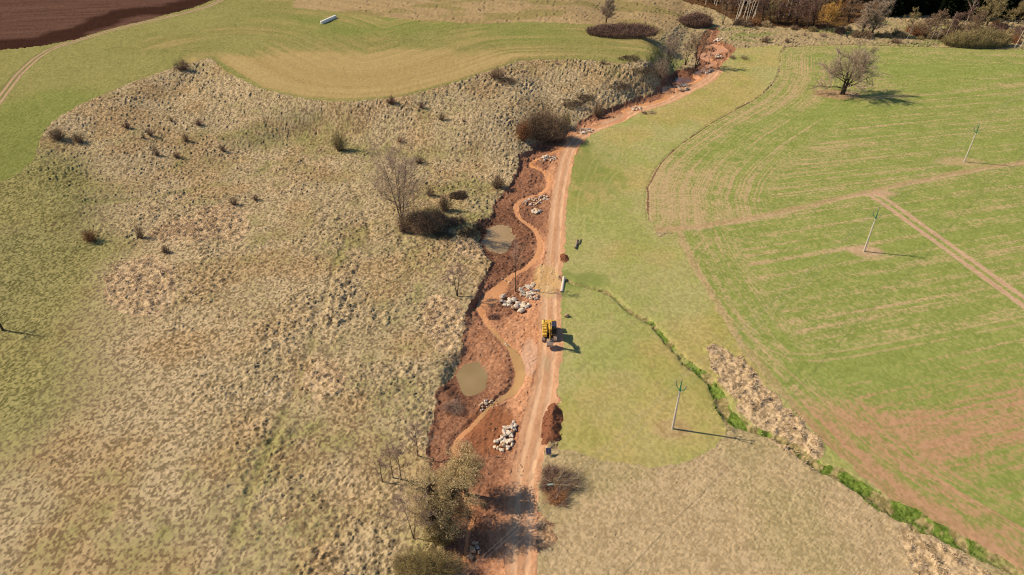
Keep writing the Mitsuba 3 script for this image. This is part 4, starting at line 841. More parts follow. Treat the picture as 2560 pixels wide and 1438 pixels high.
def high_seat():
    k = thing('ladder_seat', 'pale wooden ladder and raised seat leaning on the tall bare tree', 'ladder')
    q = spot(1003, 562)
    h = 5.0; top = q + V(1.3, 1.1, h)
    side = V(0.32, -0.06, 0)
    for s in (-1, 1): part(k, 'rail', tube([q + s * side, top + s * side * 0.85], 0.075, 6), 'pale_wood', 30)
    for i in range(11):
        c = q + (top - q) * (i + 0.7) / 11.5
        part(k, 'rung', tube([c - side * 1.05, c + side * 1.05], 0.055, 5), 'pale_wood', 30)
    s0 = top + V(0.0, 0.35, -0.2)
    part(k, 'seat', box(-0.5, 0.5, -0.3, 0.3, 0, 0.06), 'pale_wood', False, place(s0))
    part(k, 'guard_rail', join([tube([s0 + V(a, -0.35, 0.0), s0 + V(a, -0.38, 1.15)], 0.055, 5) for a in (-0.55, 0.55)] + [tube([s0 + V(-0.6, -0.38, zz), s0 + V(0.6, -0.38, zz)], 0.055, 5) for zz in (0.6, 1.12)]), 'pale_wood', 30)
    part(k, 'prop', join([tube([s0 + V(a, 0.3, 0), q + V(1.3 + a * 1.3, 1.9, 0)], 0.06, 5) for a in (-0.5, 0.5)]), 'grey_wood', 30)
high_seat()
prof = np.array([(0, 0), (0.52, 0), (0.66, 0.12), (0.68, 0.6), (0.66, 1.1), (0.5, 1.24), (0, 1.26)])
bale = mikit.ply(trimesh.creation.revolve(prof, sections=20), 'white_film', smooth=50)
a, b = spot(806, 60), spot(838, 46)
for i in range(9):
    c = a + (b - a) * i / 8
    c[2] = ground_z([c[:2]])[0] - 0.03
    solo('hay_bale', bale, 'white_film', ('nearest white wrapped bale, at the lower left end of the row' if i == 0 else 'farthest white wrapped bale, at the upper right end of the row' if i == 8 else 'white wrapped bale inside the row on the plateau'), 'bale', None if i in (0, 8) else 'wrapped bales inside the row', to_world=place(c, 40 * i))
solo('stone_block', stone_mesh(91), 'limestone_grey', 'small dark grey block on the grass beyond the farthest dug soil', 'block', smooth=30, to_world=place(spot(1805, 74) + V(0, 0, 0.5), 20, (0.9, 0.8, 0.75)))

# ---------------------------------------------------------------- trees
def tree(key, px, py, top, label, cat='tree', bark='bark_grey', twig='twig_grey', group=None, **kw):
    q = spot(px, py); h = tall(px, py, top)
    w, c = tree_mesh(int(px * 7 + py), h, **kw)
    k = thing(key, label, cat, group)
    part(k, 'trunk', w, bark, 50, place(q)); part(k, 'crown', c, twig, False, place(q))
    return k
tree('bare_tree', 1006, 563, 372, 'tall bare tree with several stems and a ladder leaning on it', stems=4, limbs=13, boughs=8, twigs=34, spread=0.31, first=0.22, up=0.72, splay=0.16, twig='twig_grey', tw=0.026, r0=0.30, tl=0.055, fall=0.35)
tree('bare_tree', 2106, 236, 138, 'broad lone bare tree standing in the green crop', stems=2, limbs=14, boughs=15, twigs=60, spread=0.74, first=0.14, up=0.35, fall=0.5, droop=0.22, lean=(0.06, 0), twig='twig_grey', bark='bark_dark', r0=0.6, tw=0.04, tl=0.085, splay=0.06)
tree('bare_tree', 1515, 58, 2, 'small bare tree with upright limbs behind the oval purple thicket', stems=3, limbs=11, boughs=9, twigs=44, spread=0.40, first=0.2, up=0.8, bark='bark_dark', twig='twig_grey', tw=0.05, splay=0.14)
tree('bare_tree', 1672, 160, 88, 'bare tree with thin fanning stems, leftmost of those by the far pond', stems=5, limbs=7, boughs=7, twigs=24, spread=0.34, first=0.25, up=0.85, splay=0.22, tw=0.03, bark='bark_dark')
tree('bare_tree', 1713, 163, 92, 'slim leaning bare tree between the other two by the far pond', stems=2, limbs=9, boughs=6, twigs=20, spread=0.28, first=0.3, up=0.8, lean=(0.12, 0), tw=0.03, bark='bark_dark')
tree('bare_tree', 1739, 168, 84, 'dark trunked bare tree over the dug soil, rightmost of those by the far pond', stems=2, limbs=11, boughs=8, twigs=30, spread=0.44, first=0.3, up=0.6, lean=(0.08, 0), tw=0.032, bark='bark_dark', twig='twig_brown')
tree('bare_tree', 1289, 722, 600, 'very thin straight sapling standing beside the pile of small stones', bark='bark_dark', twig='twig_mauve', stems=1, limbs=10, boughs=5, twigs=12, spread=0.24, first=0.45, r0=0.11, tw=0.02, up=0.6, wob=0.03)
tree('bare_tree', 1143, 740, 668, 'small bare tree on the left bank beside the wide orange pool', bark='bark_dark', twig='twig_mauve', stems=2, limbs=8, boughs=6, twigs=26, spread=0.42, first=0.3, r0=0.13, tw=0.022, up=0.5)
for px, py, top, lb in ((1045, 1142, 1062, 'thin leafless sapling at the left edge of the dug soil above the willow'), (983, 1196, 1110, 'leafless sapling in the tussocks left of the willow, left of a pair'), (1003, 1198, 1115, 'leafless sapling in the tussocks left of the willow, right of a pair'),
                        (956, 1205, 1150, 'lowest leafless sapling in the tussocks, leftmost near the willow'), (1035, 1348, 1240, 'mauve leafless tree between the willow and the bottom bush')):
    tree('bare_tree', px, py, top, lb, bark='bark_grey', twig='twig_mauve', stems=1 if px != 1035 else 2, limbs=9, boughs=6, twigs=24, spread=0.36, first=0.25, r0=0.09, tw=0.022, up=0.55)
tree('bare_tree', 8, 826, 742, 'bare tree at the left edge that throws a shadow on the grass', bark='bark_dark', twig='twig_brown', stems=1, limbs=9, boughs=5, twigs=14, spread=0.26, first=0.3, r0=0.2, tw=0.02)
tree('bare_tree', 1210, 28, 12, 'tiny lone sapling on the tan grassland at the top', bark='bark_dark', twig='twig_grey', stems=1, limbs=8, boughs=4, twigs=10, spread=0.3, first=0.2, r0=0.1, tw=0.05)
tree('bare_tree', 1773, 153, 128, 'thin sapling growing inside the far stream bend', bark='bark_dark', twig='twig_grey', stems=1, limbs=7, boughs=3, twigs=8, spread=0.3, first=0.3, r0=0.08, tw=0.03)

# the leafing willow over the dug strip, and the bush below it
def willow(px, py, crowns, label, leaf, n, seed, trunk_r=0.4, size=0.085, extra=None):
    q = spot(px, py); k = thing('willow', label, 'tree')
    r = np.random.default_rng(seed)
    C, R, wood, tw = [], [], [], []
    for (dx, dy, zc, rad) in crowns:
        c = V(dx, dy, zc)
        p = [V(0, 0, -0.2), V(dx * 0.25, dy * 0.25, zc * 0.35), V(dx * 0.7, dy * 0.7, zc * 0.75), c + V(0, 0, rad * 0.3)]
        wood.append(tube(p, [trunk_r * rad / 3, trunk_r * 0.75 * rad / 3, trunk_r * 0.45 * rad / 3, 0.05], 7))
        for j in range(40):
            d = unit(r.normal(size=3) + V(0, 0, 0.25))
            cc = c + d * rad * r.uniform(0.45, 0.95) * V(1, 1, 0.95)
            C.append(cc); R.append(rad * r.uniform(0.16, 0.34))
            s = p[2] + (p[3] - p[2]) * r.uniform(-0.6, 0.9)
            wood.append(tube([s, (s + cc) / 2 + r.normal(0, 0.2, 3), cc], [0.075 * rad / 3, 0.045, 0.015], 4, False))
            m = 26
            dd = unit(d + r.normal(0, 0.5, (m, 3)) + V(0, 0, 0.3))
            b = s + (cc - s) * r.uniform(0.45, 1, (m, 1))
            tw.append(blades(b, b + dd * (R[-1] * r.uniform(0.8, 2.0, m))[:, None], 0.03, r))
    part(k, 'trunk', join(wood), 'bark_dark', 40, place(q))
    part(k, 'branches', join(tw), 'twig_olive', False, place(q))
    part(k, 'foliage', leafy(seed, C, R, n, size), leaf, False, place(q))
    if extra: part(k, 'lower_foliage', leafy(seed + 1, *extra), 'catkins_olive', False, place(q))
    return q
willow(1108, 1322, [(-1.6, 1.0, 8.0, 4.3), (2.0, 0.6, 8.2, 3.6), (-1.4, -0.6, 4.4, 3.6), (1.6, -1.0, 5.0, 3.0)], 'big rounded willow with pale olive catkins over the stream at the bottom', 'catkins', 17000, 11, trunk_r=0.6, size=0.10, extra=([(-0.8, -1.2, 2.0), (1.0, -1.6, 1.8), (0.2, -2.0, 1.2), (-1.6, -1.4, 1.4)], [1.5, 1.5, 1.4, 1.2], 3500, 0.10))
willow(1166, 1232, [(-0.3, 0.2, 7.0, 3.1), (0.9, -0.7, 6.2, 2.4), (-1.3, 0.0, 5.6, 2.2)], 'smaller olive willow right behind the big one, above the dug soil', 'catkins', 5500, 12, trunk_r=0.34, size=0.12)
def bush(key, px, py, rx, h, label, twig='twig_brown', n=420, ry=None, cat='shrub', group=None, thick=False, **kw):
    q = spot(px, py); k = thing(key, label, cat, group)
    st, tw = (thicket_mesh if thick else bush_mesh)(int(px * 3 + py * 5) % 9973, rx, ry or rx * 0.85, h, n, **kw)
    part(k, 'stems', st, 'bark_dark' if twig != 'twig_mauve' else 'bark_grey', False, place(q), kind='stuff' if kw.get('flat', 0) > 0.35 else None); part(k, 'twigs', tw, twig, False, place(q))
    return k
k = bush('shrub', 1072, 1442, 5.6, 4.2, 'large olive brown bush at the bottom edge left of the stream', 'twig_olive', 1500, tw=0.028)
part(k, 'foliage', leafy(61, [(-1.2, 0.4, 2.6), (0.8, 0.8, 2.9), (2.4, 0, 2.0), (-2.8, -0.6, 1.8), (0.2, -1.4, 1.9), (1.4, -1.6, 1.4)], [1.7, 1.8, 1.5, 1.6, 1.6, 1.3], 5000, 0.08), 'catkins_olive', False, place(spot(1072, 1442)))
bush('shrub', 1010, 1420, 2.2, 2.2, 'brown bush behind the large bush at the bottom edge', 'twig_olive', 600, tw=0.025)
bush('shrub', 1150, 1275, 1.6, 1.5, 'dark rusty shrub in the shade under the two willows', 'twig_rust', 300, tw=0.025)
bush('shrub', 1207, 1262, 0.9, 1.5, 'narrow tan shrub on the right bank in front of the willow', 'twig_straw', 160, tw=0.025)
bush('shrub', 1133, 1020, 2.6, 1.5, 'grey leafless shrub on the dug soil above the willow', 'twig_mauve', 500, tw=0.02)

SHRUBS = [  # photo pixels of the foot, half width in photo pixels, top row, colour, stems, label
    (457, 175, 25, 146, 'twig_purple', 420, 'dark shrub at the top corner of the tussock meadow by the hay meadow'), (146, 348, 23, 318, 'twig_brown', 420, 'wide dark shrub at the left edge of the tussock meadow, left of a pair'),
    (198, 356, 19, 332, 'twig_brown', 300, 'dark shrub at the left edge of the tussock meadow, right of a pair'), (318, 320, 12, 302, 'twig_purple', 170, 'small round shrub at the top left of the scattered ones on the slope'),
    (429, 304, 8, 290, 'twig_grey', 90, 'tiny pale shrub highest among the scattered ones on the slope'), (498, 313, 12, 296, 'twig_purple', 170, 'small dark shrub at the top right of the scattered ones on the slope'),
    (376, 340, 11, 314, 'twig_mauve', 120, 'thin mauve shrub in the middle of the scattered ones, taller of two'), (360, 346, 7, 330, 'twig_mauve', 70, 'tiny mauve shrub just left of the taller mauve one'),
    (466, 354, 13, 330, 'twig_grey', 170, 'small grey shrub right of the middle of the scattered ones'), (393, 389, 11, 364, 'twig_mauve', 140, 'small mauve shrub with a shadow, lower left of the scattered ones'),
    (444, 395, 13, 372, 'twig_mauve', 140, 'low mauve shrub, lower right neighbour of another mauve one'), (558, 379, 11, 358, 'twig_purple', 140, 'small dark shrub at the right end of the scattered ones on the slope'),
    (228, 602, 25, 570, 'twig_rust', 420, 'rusty shrub with a dark shadow at the left rim above the upper reed patch'), (353, 595, 14, 545, 'twig_brown', 190, 'tall sparse shrub between the rusty shrub and the reed patch'),
    (415, 632, 14, 612, 'twig_purple', 220, 'low purple shrub below the upper reed patch'), (585, 512, 15, 488, 'twig_brown', 200, 'low brown shrub at the top rim of the upper reed patch'), (640, 500, 12, 482, 'twig_mauve', 120, 'low mauve shrub right of the upper reed patch'),
    (979, 264, 15, 238, 'twig_purple', 280, 'dark shrub on the bank below the curved tan meadow edge, left of two'), (1053, 270, 11, 250, 'twig_purple', 180, 'dark shrub on the bank below the curved tan meadow edge, right of two'), (1105, 301, 12, 276, 'twig_brown', 190, 'small brown shrub in the middle of the tussock bank'),
    (1158, 304, 7, 293, 'twig_purple', 70, 'tiny shrub right of the brown one on the tussock bank'), (1242, 198, 25, 164, 'twig_brown', 460, 'large dark shrub on the crest where the hay meadow bends'), (850, 376, 26, 322, 'twig_olive', 620, 'round fan shaped bush alone on the slope left of the tall tree'),
    (1002, 360, 13, 342, 'twig_rust', 220, 'small rusty shrub at the foot of the tussock bank'), (1048, 408, 19, 386, 'twig_purple', 300, 'low purple shrub behind the top of the tall bare tree'), (1143, 404, 7, 390, 'twig_mauve', 80, 'tiny shrub on the flat below the tussock bank'),
    (1245, 470, 23, 432, 'twig_brown', 620, 'fan shaped grey brown bush at the edge of the dug soil'), (1112, 527, 21, 482, 'twig_brown', 620, 'brown bush with a dark base right of the tall tree'), (1008, 582, 17, 556, 'twig_purple', 380, 'low purple brown shrub in front of the ladder'),
    (1075, 490, 16, 462, 'twig_brown', 260, 'brown shrub behind the thick bush by the tall tree'), (1392, 160, 9, 149, 'twig_mauve', 90, 'tiny shrub on the crest right of the bend of the hay meadow'), (1508, 160, 10, 145, 'twig_brown', 130, 'small lone shrub on the crest of the hay meadow with a thin shadow'),
    (1652, 195, 26, 134, 'twig_grey', 560, 'tall brown bush at the left bank of the far pond'), (1494, 288, 18, 250, 'twig_brown', 460, 'brown bush in the ravine right of the big brown bush'), (1308, 350, 22, 296, 'twig_rust', 700, 'rust coloured bush at the left end of the big brown bush'),
    (1415, 318, 18, 270, 'twig_olive', 420, 'pale olive bush at the right end of the big brown bush'), (1912, 106, 15, 88, 'twig_purple', 260, 'purple shrub on the pale grass beyond the meadow'), (1967, 107, 9, 92, 'twig_brown', 200, 'compact dark shrub on the pale grass right of the purple one'),
    (1890, 74, 7, 64, 'twig_brown', 100, 'small shrub at the wood edge above the pale grass'), (1991, 93, 5, 84, 'twig_olive', 60, 'tiny shrub right of the compact dark one'), (2011, 90, 6, 78, 'twig_mauve', 90, 'small mauve shrub at the far rim of the pale grass'), (2058, 92, 13, 80, 'twig_mauve', 160, 'wide mauve shrub at the far rim of the pale grass'),
    (2238, 108, 18, 93, 'twig_brown', 340, 'low brown shrub on the strip before the crop'), (1912, 84, 4, 78, 'twig_brown', 50, 'tiny dark shrub above the purple one'), (2300, 100, 12, 88, 'twig_olive', 200, 'low olive shrub under the leaning birch'), (1220, 782, 1, 775, 'twig_brown', 8, 'stub of a shrub')][:-1]
for px, py, hw, top, col, n, lb in SHRUBS:
    d = np.hypot(on_ground(px, py)[1], EYE_H)
    rx = hw * d / FOCAL
    h = min(tall(px, py, top) * 1.02, 3.2 * rx)
    bush('shrub', px, py, rx, h, lb, {'twig_mauve': 'twig_purple', 'twig_grey': 'twig_brown'}.get(col, col) if py > 270 and px < 700 else col, int(n * (1.1 if py > 270 and px < 700 else 0.8)), tw=float(np.clip(0.00017 * d, 0.02, 0.05)))
bush('shrub', 1062, 574, 7.0, 6.4, 'thick dark brown bush right of the ladder under the tall tree', 'twig_brown', 1900, tw=0.045, ry=4.2, flat=0.25)
bush('shrub', 1118, 566, 3.0, 2.3, 'dark brown scrub right of the thick bush under the tall tree', 'twig_brown', 500, tw=0.035, flat=0.4)
bush('shrub', 1170, 584, 2.8, 1.2, 'low dark scrub between the tall tree and the muddy pond', 'dead_weed', 420, tw=0.04, flat=0.6)
for px, py, rx, h, col, n, lb in ((1092, 548, 2.8, 2.6, 'twig_brown', 420, 'brown scrub just behind the right half of the thick bush'), (1142, 556, 2.4, 1.8, 'twig_purple', 360, 'purple brown scrub midway between the tall tree and the dug soil'), (1196, 566, 2.0, 1.1, 'dead_weed', 300, 'low dark weeds on the bank right beside the muddy pond'), (1110, 592, 2.4, 0.9, 'dead_weed', 300, 'low dark weeds in front of the thick bush by the tall tree'),
        (1430, 262, 4.2, 1.3, 'dead_weed', 520, 'dark weed patch on the gully bank left of the ravine bush'), (1462, 246, 3.6, 1.2, 'dead_weed', 420, 'dark weed patch above the ravine bush on the gully bank'), (1545, 240, 4.4, 1.3, 'dead_weed', 520, 'dark weed patch low on the gully bank, right of the ravine bush'), (1602, 222, 4.6, 1.4, 'dead_weed', 520, 'dark weed patch at the far end of the gully bank'),
        (1265, 205, 3.8, 1.5, 'twig_brown', 420, 'dark scrub under the large shrub at the hay meadow bend'), (1570, 200, 4.4, 1.1, 'dead_weed', 420, 'dark weed patch high on the far gully bank below the crest'), (1366, 368, 2.6, 1.2, 'twig_purple', 360, 'purple brush on the bank between the big brown bush and the upper bend')):
    bush('shrub', px, py, rx, h, lb, col, n, tw=0.045, flat=0.6)
bush('shrub', 1235, 788, 1.5, 0.8, 'heap of dark brushwood on the right bank of the stream bend', 'twig_purple', 320, tw=0.03, flat=0.4)
bush('shrub', 1358, 342, 9.5, 9.0, 'big brown bush leaning over the dug soil in the ravine', 'twig_brown', 2300, tw=0.045, ry=5.5, flat=0.3)
bush('shrub', 1146, 492, 2.8, 1.3, 'patch of dark dead weeds in the green hollow right of the tall tree', 'dead_weed', 700, tw=0.05, flat=0.6)
bush('thicket', 1556, 86, 13.5, 3.9, 'oval purple brown thicket on the hay meadow under the small tree', 'twig_purple', 5200, ry=6.0, cat='thicket', thick=True, tw=0.075)
bush('thicket', 1737, 64, 7.0, 5.6, 'round purple brown thicket at the head of the dug soil', 'twig_purple', 3400, ry=5.0, cat='thicket', thick=True, tw=0.075)
bush('thicket', 2440, 114, 13.0, 6.5, 'long brown hedge at the field edge under the trees at the upper right', 'twig_olive', 4200, ry=4.5, cat='thicket', thick=True, tw=0.08)
def brush_pile(px, py, fans, label, seed, logs=6):
    """Cut branches thrown down in fans: (x, y, heading, spread, length, height, count, colour) each."""
    q = spot(px, py); k = thing('brush_pile', label, 'brush pile'); r = np.random.default_rng(seed)
    for x, y, head, wide, L, H, n, col in fans:
        a = r.normal(math.radians(head), math.radians(wide), n)
        b = np.column_stack([r.normal(x, 0.22 * L, n), r.normal(y, 0.22 * L, n), r.uniform(0.05, 0.6, n) * H])
        d = np.column_stack([np.cos(a), np.sin(a), r.normal(0.18, 0.22, n)]) * (L * r.uniform(0.4, 1.0, n))[:, None]
        t = b + d; t[:, 2] = np.clip(t[:, 2], 0.08, H * 1.15)
        tb = np.repeat(b + d * 0.45, 4, 0)
        part(k, 'branches', join([blades(b, t, 0.055, r), blades(tb, np.repeat(t, 4, 0) + r.normal(0, 0.16 * L, (4 * n, 3)) * V(1, 1, 0.35), 0.024, r)]), col, False, place(q))
    lg = []
    for i in range(logs):
        x, y, head, wide, L, H, _, _ = fans[i % len(fans)]
        b = V(r.normal(x, 0.4), r.normal(y, 0.4), H * r.uniform(0.5, 0.95)); a = math.radians(head) + r.normal(0, 0.5)
        lg.append(tube([b, b + V(np.cos(a), np.sin(a), 0.06) * L * 0.5, b + V(np.cos(a + 0.15), np.sin(a + 0.15), 0.05) * L], [0.07, 0.05, 0.02], 5))
    part(k, 'logs', join(lg), 'grey_wood', 40, place(q))
    return q
q = brush_pile(1386, 1222, [(-0.4, 2.3, 100, 70, 1.8, 1.6, 420, 'twig_purple'), (0.3, 0.3, 35, 26, 3.8, 1.6, 420, 'twig_brown'), (-0.5, 0.2, 160, 60, 2.0, 1.3, 300, 'twig_purple'), (-0.1, -2.4, 60, 60, 2.0, 1.4, 380, 'twig_rust'), (0.4, 0.6, 30, 22, 4.0, 1.7, 60, 'twig_straw')], 'large tangled brush pile beside the dirt track at the bottom', 3, 8)
solo('plastic_tube', tube([q + V(-1.1, -0.5, 1.5), q + V(-0.6, -0.4, 1.55), q + V(-0.2, -0.35, 1.5)], 0.09, 8), 'teal_plastic', 'pale turquoise tube lying on the large brush pile', 'tube', smooth=40)
brush_pile(1846, 147, [(-1.8, 0, 170, 60, 2.4, 1.3, 90, 'twig_purple'), (1.5, -0.3, 10, 50, 2.6, 1.1, 100, 'twig_brown')], 'small brown brush heap on the meadow near the far dug soil', 5, 3)
brush_pile(1618, 284, [(-0.6, 0, 200, 60, 1.6, 0.8, 80, 'twig_brown'), (0.8, 0, 10, 40, 2.0, 0.8, 70, 'twig_grey')], 'small brush heap on the meadow edge halfway up the track', 6, 2)

# ---------------------------------------------------------------- the wood and the scrub at the upper right
def kind_of(seed, h, bark, twig, **kw):
    w, c = tree_mesh(seed, h, **kw)
    return h, mikit.ply(w, bark, smooth=50), mikit.ply(c, twig)
BIRCH = [kind_of(200 + i, 17, 'birch_bark', 'twig_mauve', stems=1, limbs=12, boughs=4, twigs=16, spread=0.2, first=0.4, up=0.8, r0=0.19, tw=0.05, tl=0.05, lean=((0.10, 0.02, 0.16)[i], 0)) for i in range(3)]
BROWN = [kind_of(210 + i, 15, 'bark_dark', ('twig_brown', 'twig_olive', 'twig_rust', 'twig_purple')[i], stems=2 + i % 2, limbs=9, boughs=6, twigs=22, spread=0.32, first=0.15, up=0.7, tw=0.075, tl=0.06, splay=0.16) for i in range(4)]
def conifer(seed, h=21.0):
    r = np.random.default_rng(seed); B, D, W = [], [], []
    for z in np.linspace(0.06, 0.985, 30) * h:
        n = 11
        R = (1 - z / h) ** 0.8 * h * 0.21 + 0.25
        a = r.uniform(0, 6.28) + np.arange(n) * 2 * np.pi / n + r.normal(0, 0.15, n)
        d = np.column_stack([np.cos(a), np.sin(a), r.normal(-0.25, 0.1, n)]) * (R * r.uniform(0.8, 1.15, n))[:, None]
        b = np.column_stack([np.zeros((n, 2)), z + r.normal(0, 0.15, n)])
        for s0, s1, w in ((0.0, 0.75, 0.34), (0.25, 1.0, 0.30), (0.1, 0.9, 0.3)):
            B.append(b + d * s0); D.append(b + d * s1 + r.normal(0, 0.22, d.shape)); W.append(np.full(n, w * R))
    return h, mikit.ply(tube([(0, 0, -0.3), (0, 0, h * 0.5), (0, 0, h)], [0.26, 0.16, 0.03], 6), 'bark_dark', smooth=40), mikit.ply(blades(np.vstack(B), np.vstack(D), np.concatenate(W), r), 'needles')
SPRUCE = [conifer(230 + i) for i in range(3)]
def stand(model, key, x, y, h, label, cat, group=None, deg=0):
    k = thing(key, label, cat, group)
    put = place((x, y, ground_z([[x, y]])[0] if y < 402 else land(V(x, y)[None])[0]), deg, h / model[0])
    part(k, 'trunk', model[1], None, to_world=put); part(k, 'crown', model[2], None, to_world=put)
FR = np.random.default_rng(77)
def row(models, key, pts, label, cat, group):
    for px, py, h in pts:
        q = on_ground(px, py)
        j = FR.integers(len(models))
        lb = label if models is BIRCH else label.replace('brown', ('brown', 'olive brown', 'rusty brown', 'purple brown')[j], 1) + (', left part' if px < 1880 else ', middle part' if px < 1975 else ', right part') + (' near its front edge' if py > 44 else ' farther back')
        stand(models[j], key, q[0], q[1], h, lb, cat, group, FR.uniform(-25, 25) if models is BIRCH else FR.uniform(0, 360))
row(BIRCH, 'birch', [(1838, 56, 16), (1843, 52, 18), (1857, 50, 17), (1866, 52, 19), (1872, 46, 18), (1882, 48, 19), (1887, 42, 17), (1849, 42, 19), (1879, 36, 18), (1862, 34, 19), (1764, 12, 15), (1790, 16, 16), (1786, 10, 17), (1800, 8, 16)], 'white stemmed birch in the dense cluster left in the wood', 'birch', 'birches of the left cluster')
row(BIRCH, 'birch', [(1958, 46, 17), (1972, 40, 18), (1984, 46, 16), (1990, 36, 18), (2002, 30, 18), (1965, 28, 18)], 'white stemmed birch in the cluster at the middle of the wood', 'birch', 'birches of the middle cluster')
row(BIRCH, 'birch', [(2262, 108, 8), (2323, 110, 7), (2338, 110, 7), (2364, 92, 10), (2414, 62, 15), (2536, 120, 13), (2549, 121, 11)], 'slanting birch rising out of the scrub along the far field edge', 'birch', 'birches in the scrub by the far field')
tree('bare_tree', 1807, 62, 8, 'dark two stemmed tree standing alone before the left birches', bark='bark_dark', twig='twig_brown', stems=2, limbs=8, boughs=5, twigs=14, spread=0.34, first=0.3, up=0.6, tw=0.06)
brown = [(1905, 56), (1925, 60), (1942, 62), (1930, 46), (1908, 40), (1950, 58), (1890, 30), (1918, 28), (1945, 30), (1968, 56), (2000, 66), (2018, 72), (2032, 64), (2010, 50), (2036, 46), (1830, 34), (1815, 26), (1840, 22), (1868, 18), (1900, 14), (1935, 12), (1970, 14), (2005, 14), (2040, 26), (2065, 36), (2095, 42), (2120, 56), (2085, 24), (1780, 6), (1745, 4), (1820, 6), (1990, 62), (2126, 30)]
row(BROWN, 'bare_tree', [(x, y, FR.uniform(10, 15)) for x, y in brown], 'leafless brown tree in the wood', 'tree', 'brown trees of the wood')
q = on_ground(2066, 80); k = thing('willow', 'willow with an orange gold crown at the edge of the wood', 'tree')
for nm, ms, mt in zip(('trunk', 'crown'), tree_mesh(301, 12, stems=4, limbs=8, boughs=7, twigs=26, spread=0.42, first=0.15, up=0.6, tw=0.075, splay=0.2), ('bark_dark', 'willow_gold')): part(k, nm, ms, mt, 50 if nm == 'trunk' else False, place(spot(2066, 80)))
for px, py, h, lb, tg, kw in ((2152, 89, 14, 'tall grey tree of upright stems right of the gold willow', 'twig_grey', dict(stems=5, spread=0.26, up=0.9, lean=(0.08, 0))), (2176, 90, 15, 'tall multi stemmed tree that leans right, next to the meadow gap', 'twig_grey', dict(stems=5, spread=0.28, up=0.9, lean=(0.2, 0))),
                              (2272, 88, 9, 'dark limbed round tree right of the meadow gap', 'twig_olive', dict(stems=1, spread=0.6, up=0.4)), (2310, 98, 9, 'slanting dark tree behind the first slanting birch', 'twig_brown', dict(stems=2, spread=0.45, lean=(0.25, 0))),
                              (2379, 97, 12, 'dark tree with two straight slanting stems in the scrub', 'twig_purple', dict(stems=2, spread=0.3, lean=(0.22, 0), up=0.8)), (2466, 66, 11, 'round olive willow crown before the black wood', 'twig_olive', dict(stems=3, spread=0.62, up=0.45, droop=0.3)),
                              (2545, 60, 9, 'olive willow at the right edge before the black wood', 'twig_olive', dict(stems=3, spread=0.55, up=0.45, droop=0.3)), (2435, 82, 8, 'dark limbed tree in front of the olive willow', 'twig_brown', dict(stems=3, spread=0.5, up=0.5)), (2340, 76, 8, 'brown tree in the middle of the scrub', 'twig_brown', dict(stems=3, spread=0.5, up=0.5))):
    kk = thing('bare_tree', lb, 'tree')
    for nm, ms, mt in zip(('trunk', 'crown'), tree_mesh(int(px), h, limbs=10, boughs=7, twigs=26, first=0.18, tw=0.075, **kw), ('bark_dark', tg)): part(kk, nm, ms, mt, 50 if nm == 'trunk' else False, place(spot(px, py)))
SCRUB = [[mikit.ply(m, c) for m, c in zip(bush_mesh(400 + i, 3.4, 2.8, 3.2, 420, tw=0.085, flat=0.3), ('bark_dark', c2))] for i, c2 in enumerate(('twig_brown', 'twig_olive', 'twig_rust', 'twig_purple', 'twig_straw'))]
for px, py in [(1850, 62), (1866, 66), (1885, 64), (1915, 66), (1985, 74), (2030, 78), (2100, 82), (2120, 76), (2140, 92), (2165, 94), (2195, 92), (2215, 93), (2240, 90), (2255, 94), (2280, 82), (2296, 90), (2312, 86), (2330, 94), (2345, 88), (2352, 98), (2370, 86), (2390, 90), (2400, 78), (2420, 90), (2415, 74), (2440, 74), (2460, 84), (2480, 78), (2500, 88), (2505, 74), (2525, 82), (2540, 94), (2552, 84), (2535, 106), (2400, 104), (2360, 106), (2380, 70), (2300, 72), (2490, 62), (2320, 62)]:
    s = SCRUB[FR.integers(5)]; q = spot(px, py); sj = SCRUB.index(s); kk = thing('shrub', f"{('brown', 'olive', 'rusty', 'purple', 'straw coloured')[sj]} shrub in the far tangle by the wood, " + ('under the left birches' if px < 1930 else 'under the brown trees' if px < 2110 else 'under the tall grey trees' if px < 2225 else 'left half of the scrub' if px < 2345 else 'middle behind the long hedge' if px < 2450 else 'right end behind the long hedge'), 'shrub', 'shrubs of the far tangle')
    put = place(q, FR.uniform(0, 360), FR.uniform(0.55, 1.15)); part(kk, 'stems', s[0], None, to_world=put); part(kk, 'twigs', s[1], None, to_world=put)
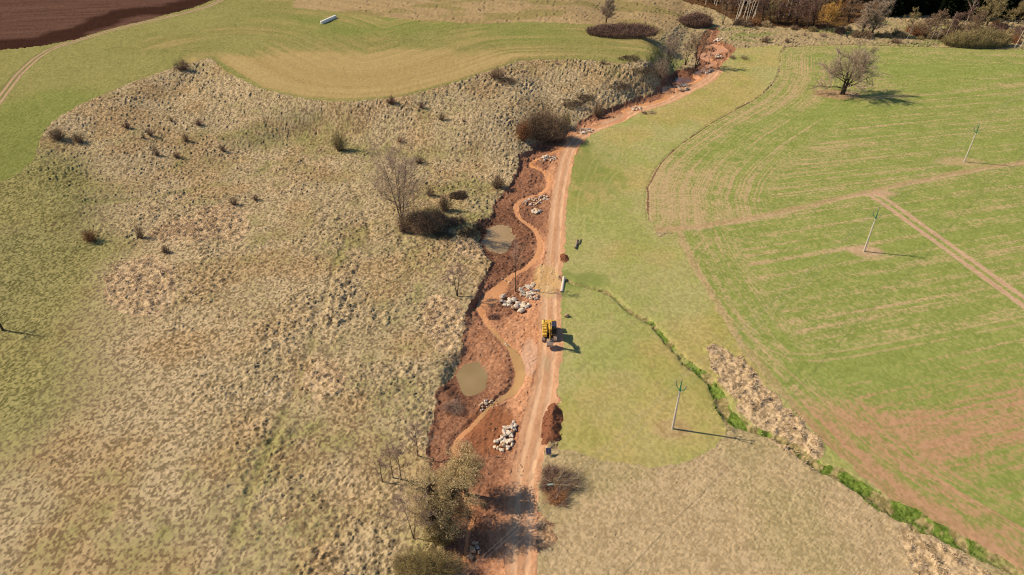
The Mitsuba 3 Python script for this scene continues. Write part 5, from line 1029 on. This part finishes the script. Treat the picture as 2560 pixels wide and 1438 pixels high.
for i in range(130):
    u, v = FR.uniform(0, 1), FR.uniform(0, 1)
    px, row_y = 2185 + u * 540, 331 + 5 * math.sin(u * 9) + 75 * v**1.6
    x = float(flat(px, 30)[0]) * (0.97 + 0.2 * v)
    stand(SPRUCE[i % 3], 'spruce', x, row_y, FR.uniform(17, 25), 'dark spruce in the black corner stand, ' + ('left' if u < 0.25 else 'middle' if u < 0.48 else 'right' if u < 0.7 else 'far right') + ' part of its ' + ('front rank' if row_y < 348 else 'middle ranks' if row_y < 375 else 'rear ranks'), 'spruce', 'spruces of the black stand', FR.uniform(0, 360))
for i in range(34):
    px, v = FR.uniform(1820, 2200), FR.uniform(0, 1)
    stand(SPRUCE[i % 3], 'spruce', float(flat(px, 5)[0]), 358 + 50 * v, FR.uniform(16, 23), 'dark spruce behind the brown trees of the wood', 'spruce', 'spruces behind the brown trees', FR.uniform(0, 360))

# ---------------------------------------------------------------- blades on the tussocks and reeds
def tufts(key, sel, n, h, w, mat, label, seed, lay=0.8):
    r = np.random.default_rng(seed)
    i = np.nonzero(sel)[0]
    b = np.repeat(np.column_stack([TUS[i], GZ[_vis[_tree.query(TUS[i])[1]]]]), n, 0)
    a = np.repeat(np.clip(TUS_A[i], 0.3, 1.6), n)
    b[:, :2] += r.normal(0, 0.22, (len(b), 2)); b[:, 2] -= 0.08
    d = np.column_stack([r.normal(0.25, lay, len(b)), r.normal(-0.1, lay, len(b)), r.uniform(0.5, 1.1, len(b))])
    solo(key, blades(b, b + unit(d) * (h * a * r.uniform(0.5, 1.2, len(b)))[:, None], w, r), mat, label, None, kind='stuff')
t_reg = reg[_vis[_tree.query(TUS)[1]]]
t_reed = reed_in[_vis[_tree.query(TUS)[1]]] > 0.4
pickr = np.random.default_rng(3).random(len(TUS))
rough = (t_reg == REG['rough_meadow']) & ~t_reed & (np.abs(TUS[:, 1]) < 400)
tufts('straw_tussocks', rough & (TUS_A > 0.5) & (pickr < 0.34), 5, 0.50, 0.10, 'blade_straw', 'pale straw blades of the tussocks on the rough meadow', 1)
tufts('dull_tussocks', rough & (TUS_A > 0.5) & (pickr > 0.80), 5, 0.50, 0.10, 'blade_dull', 'dull brown blades of the tussocks on the rough meadow', 2)
tufts('reeds', t_reed, 12, 0.85, 0.10, 'blade_reed', 'flattened pale reeds along the ditch and in patches on the rough meadow', 3, 1.0)
tufts('ditch_grass', (t_reg == REG['ditch_bank']) & ~t_reed & (TUS[:, 1] < 95), 8, 0.55, 0.09, 'blade_green', 'lush green blades along the ditch', 4)
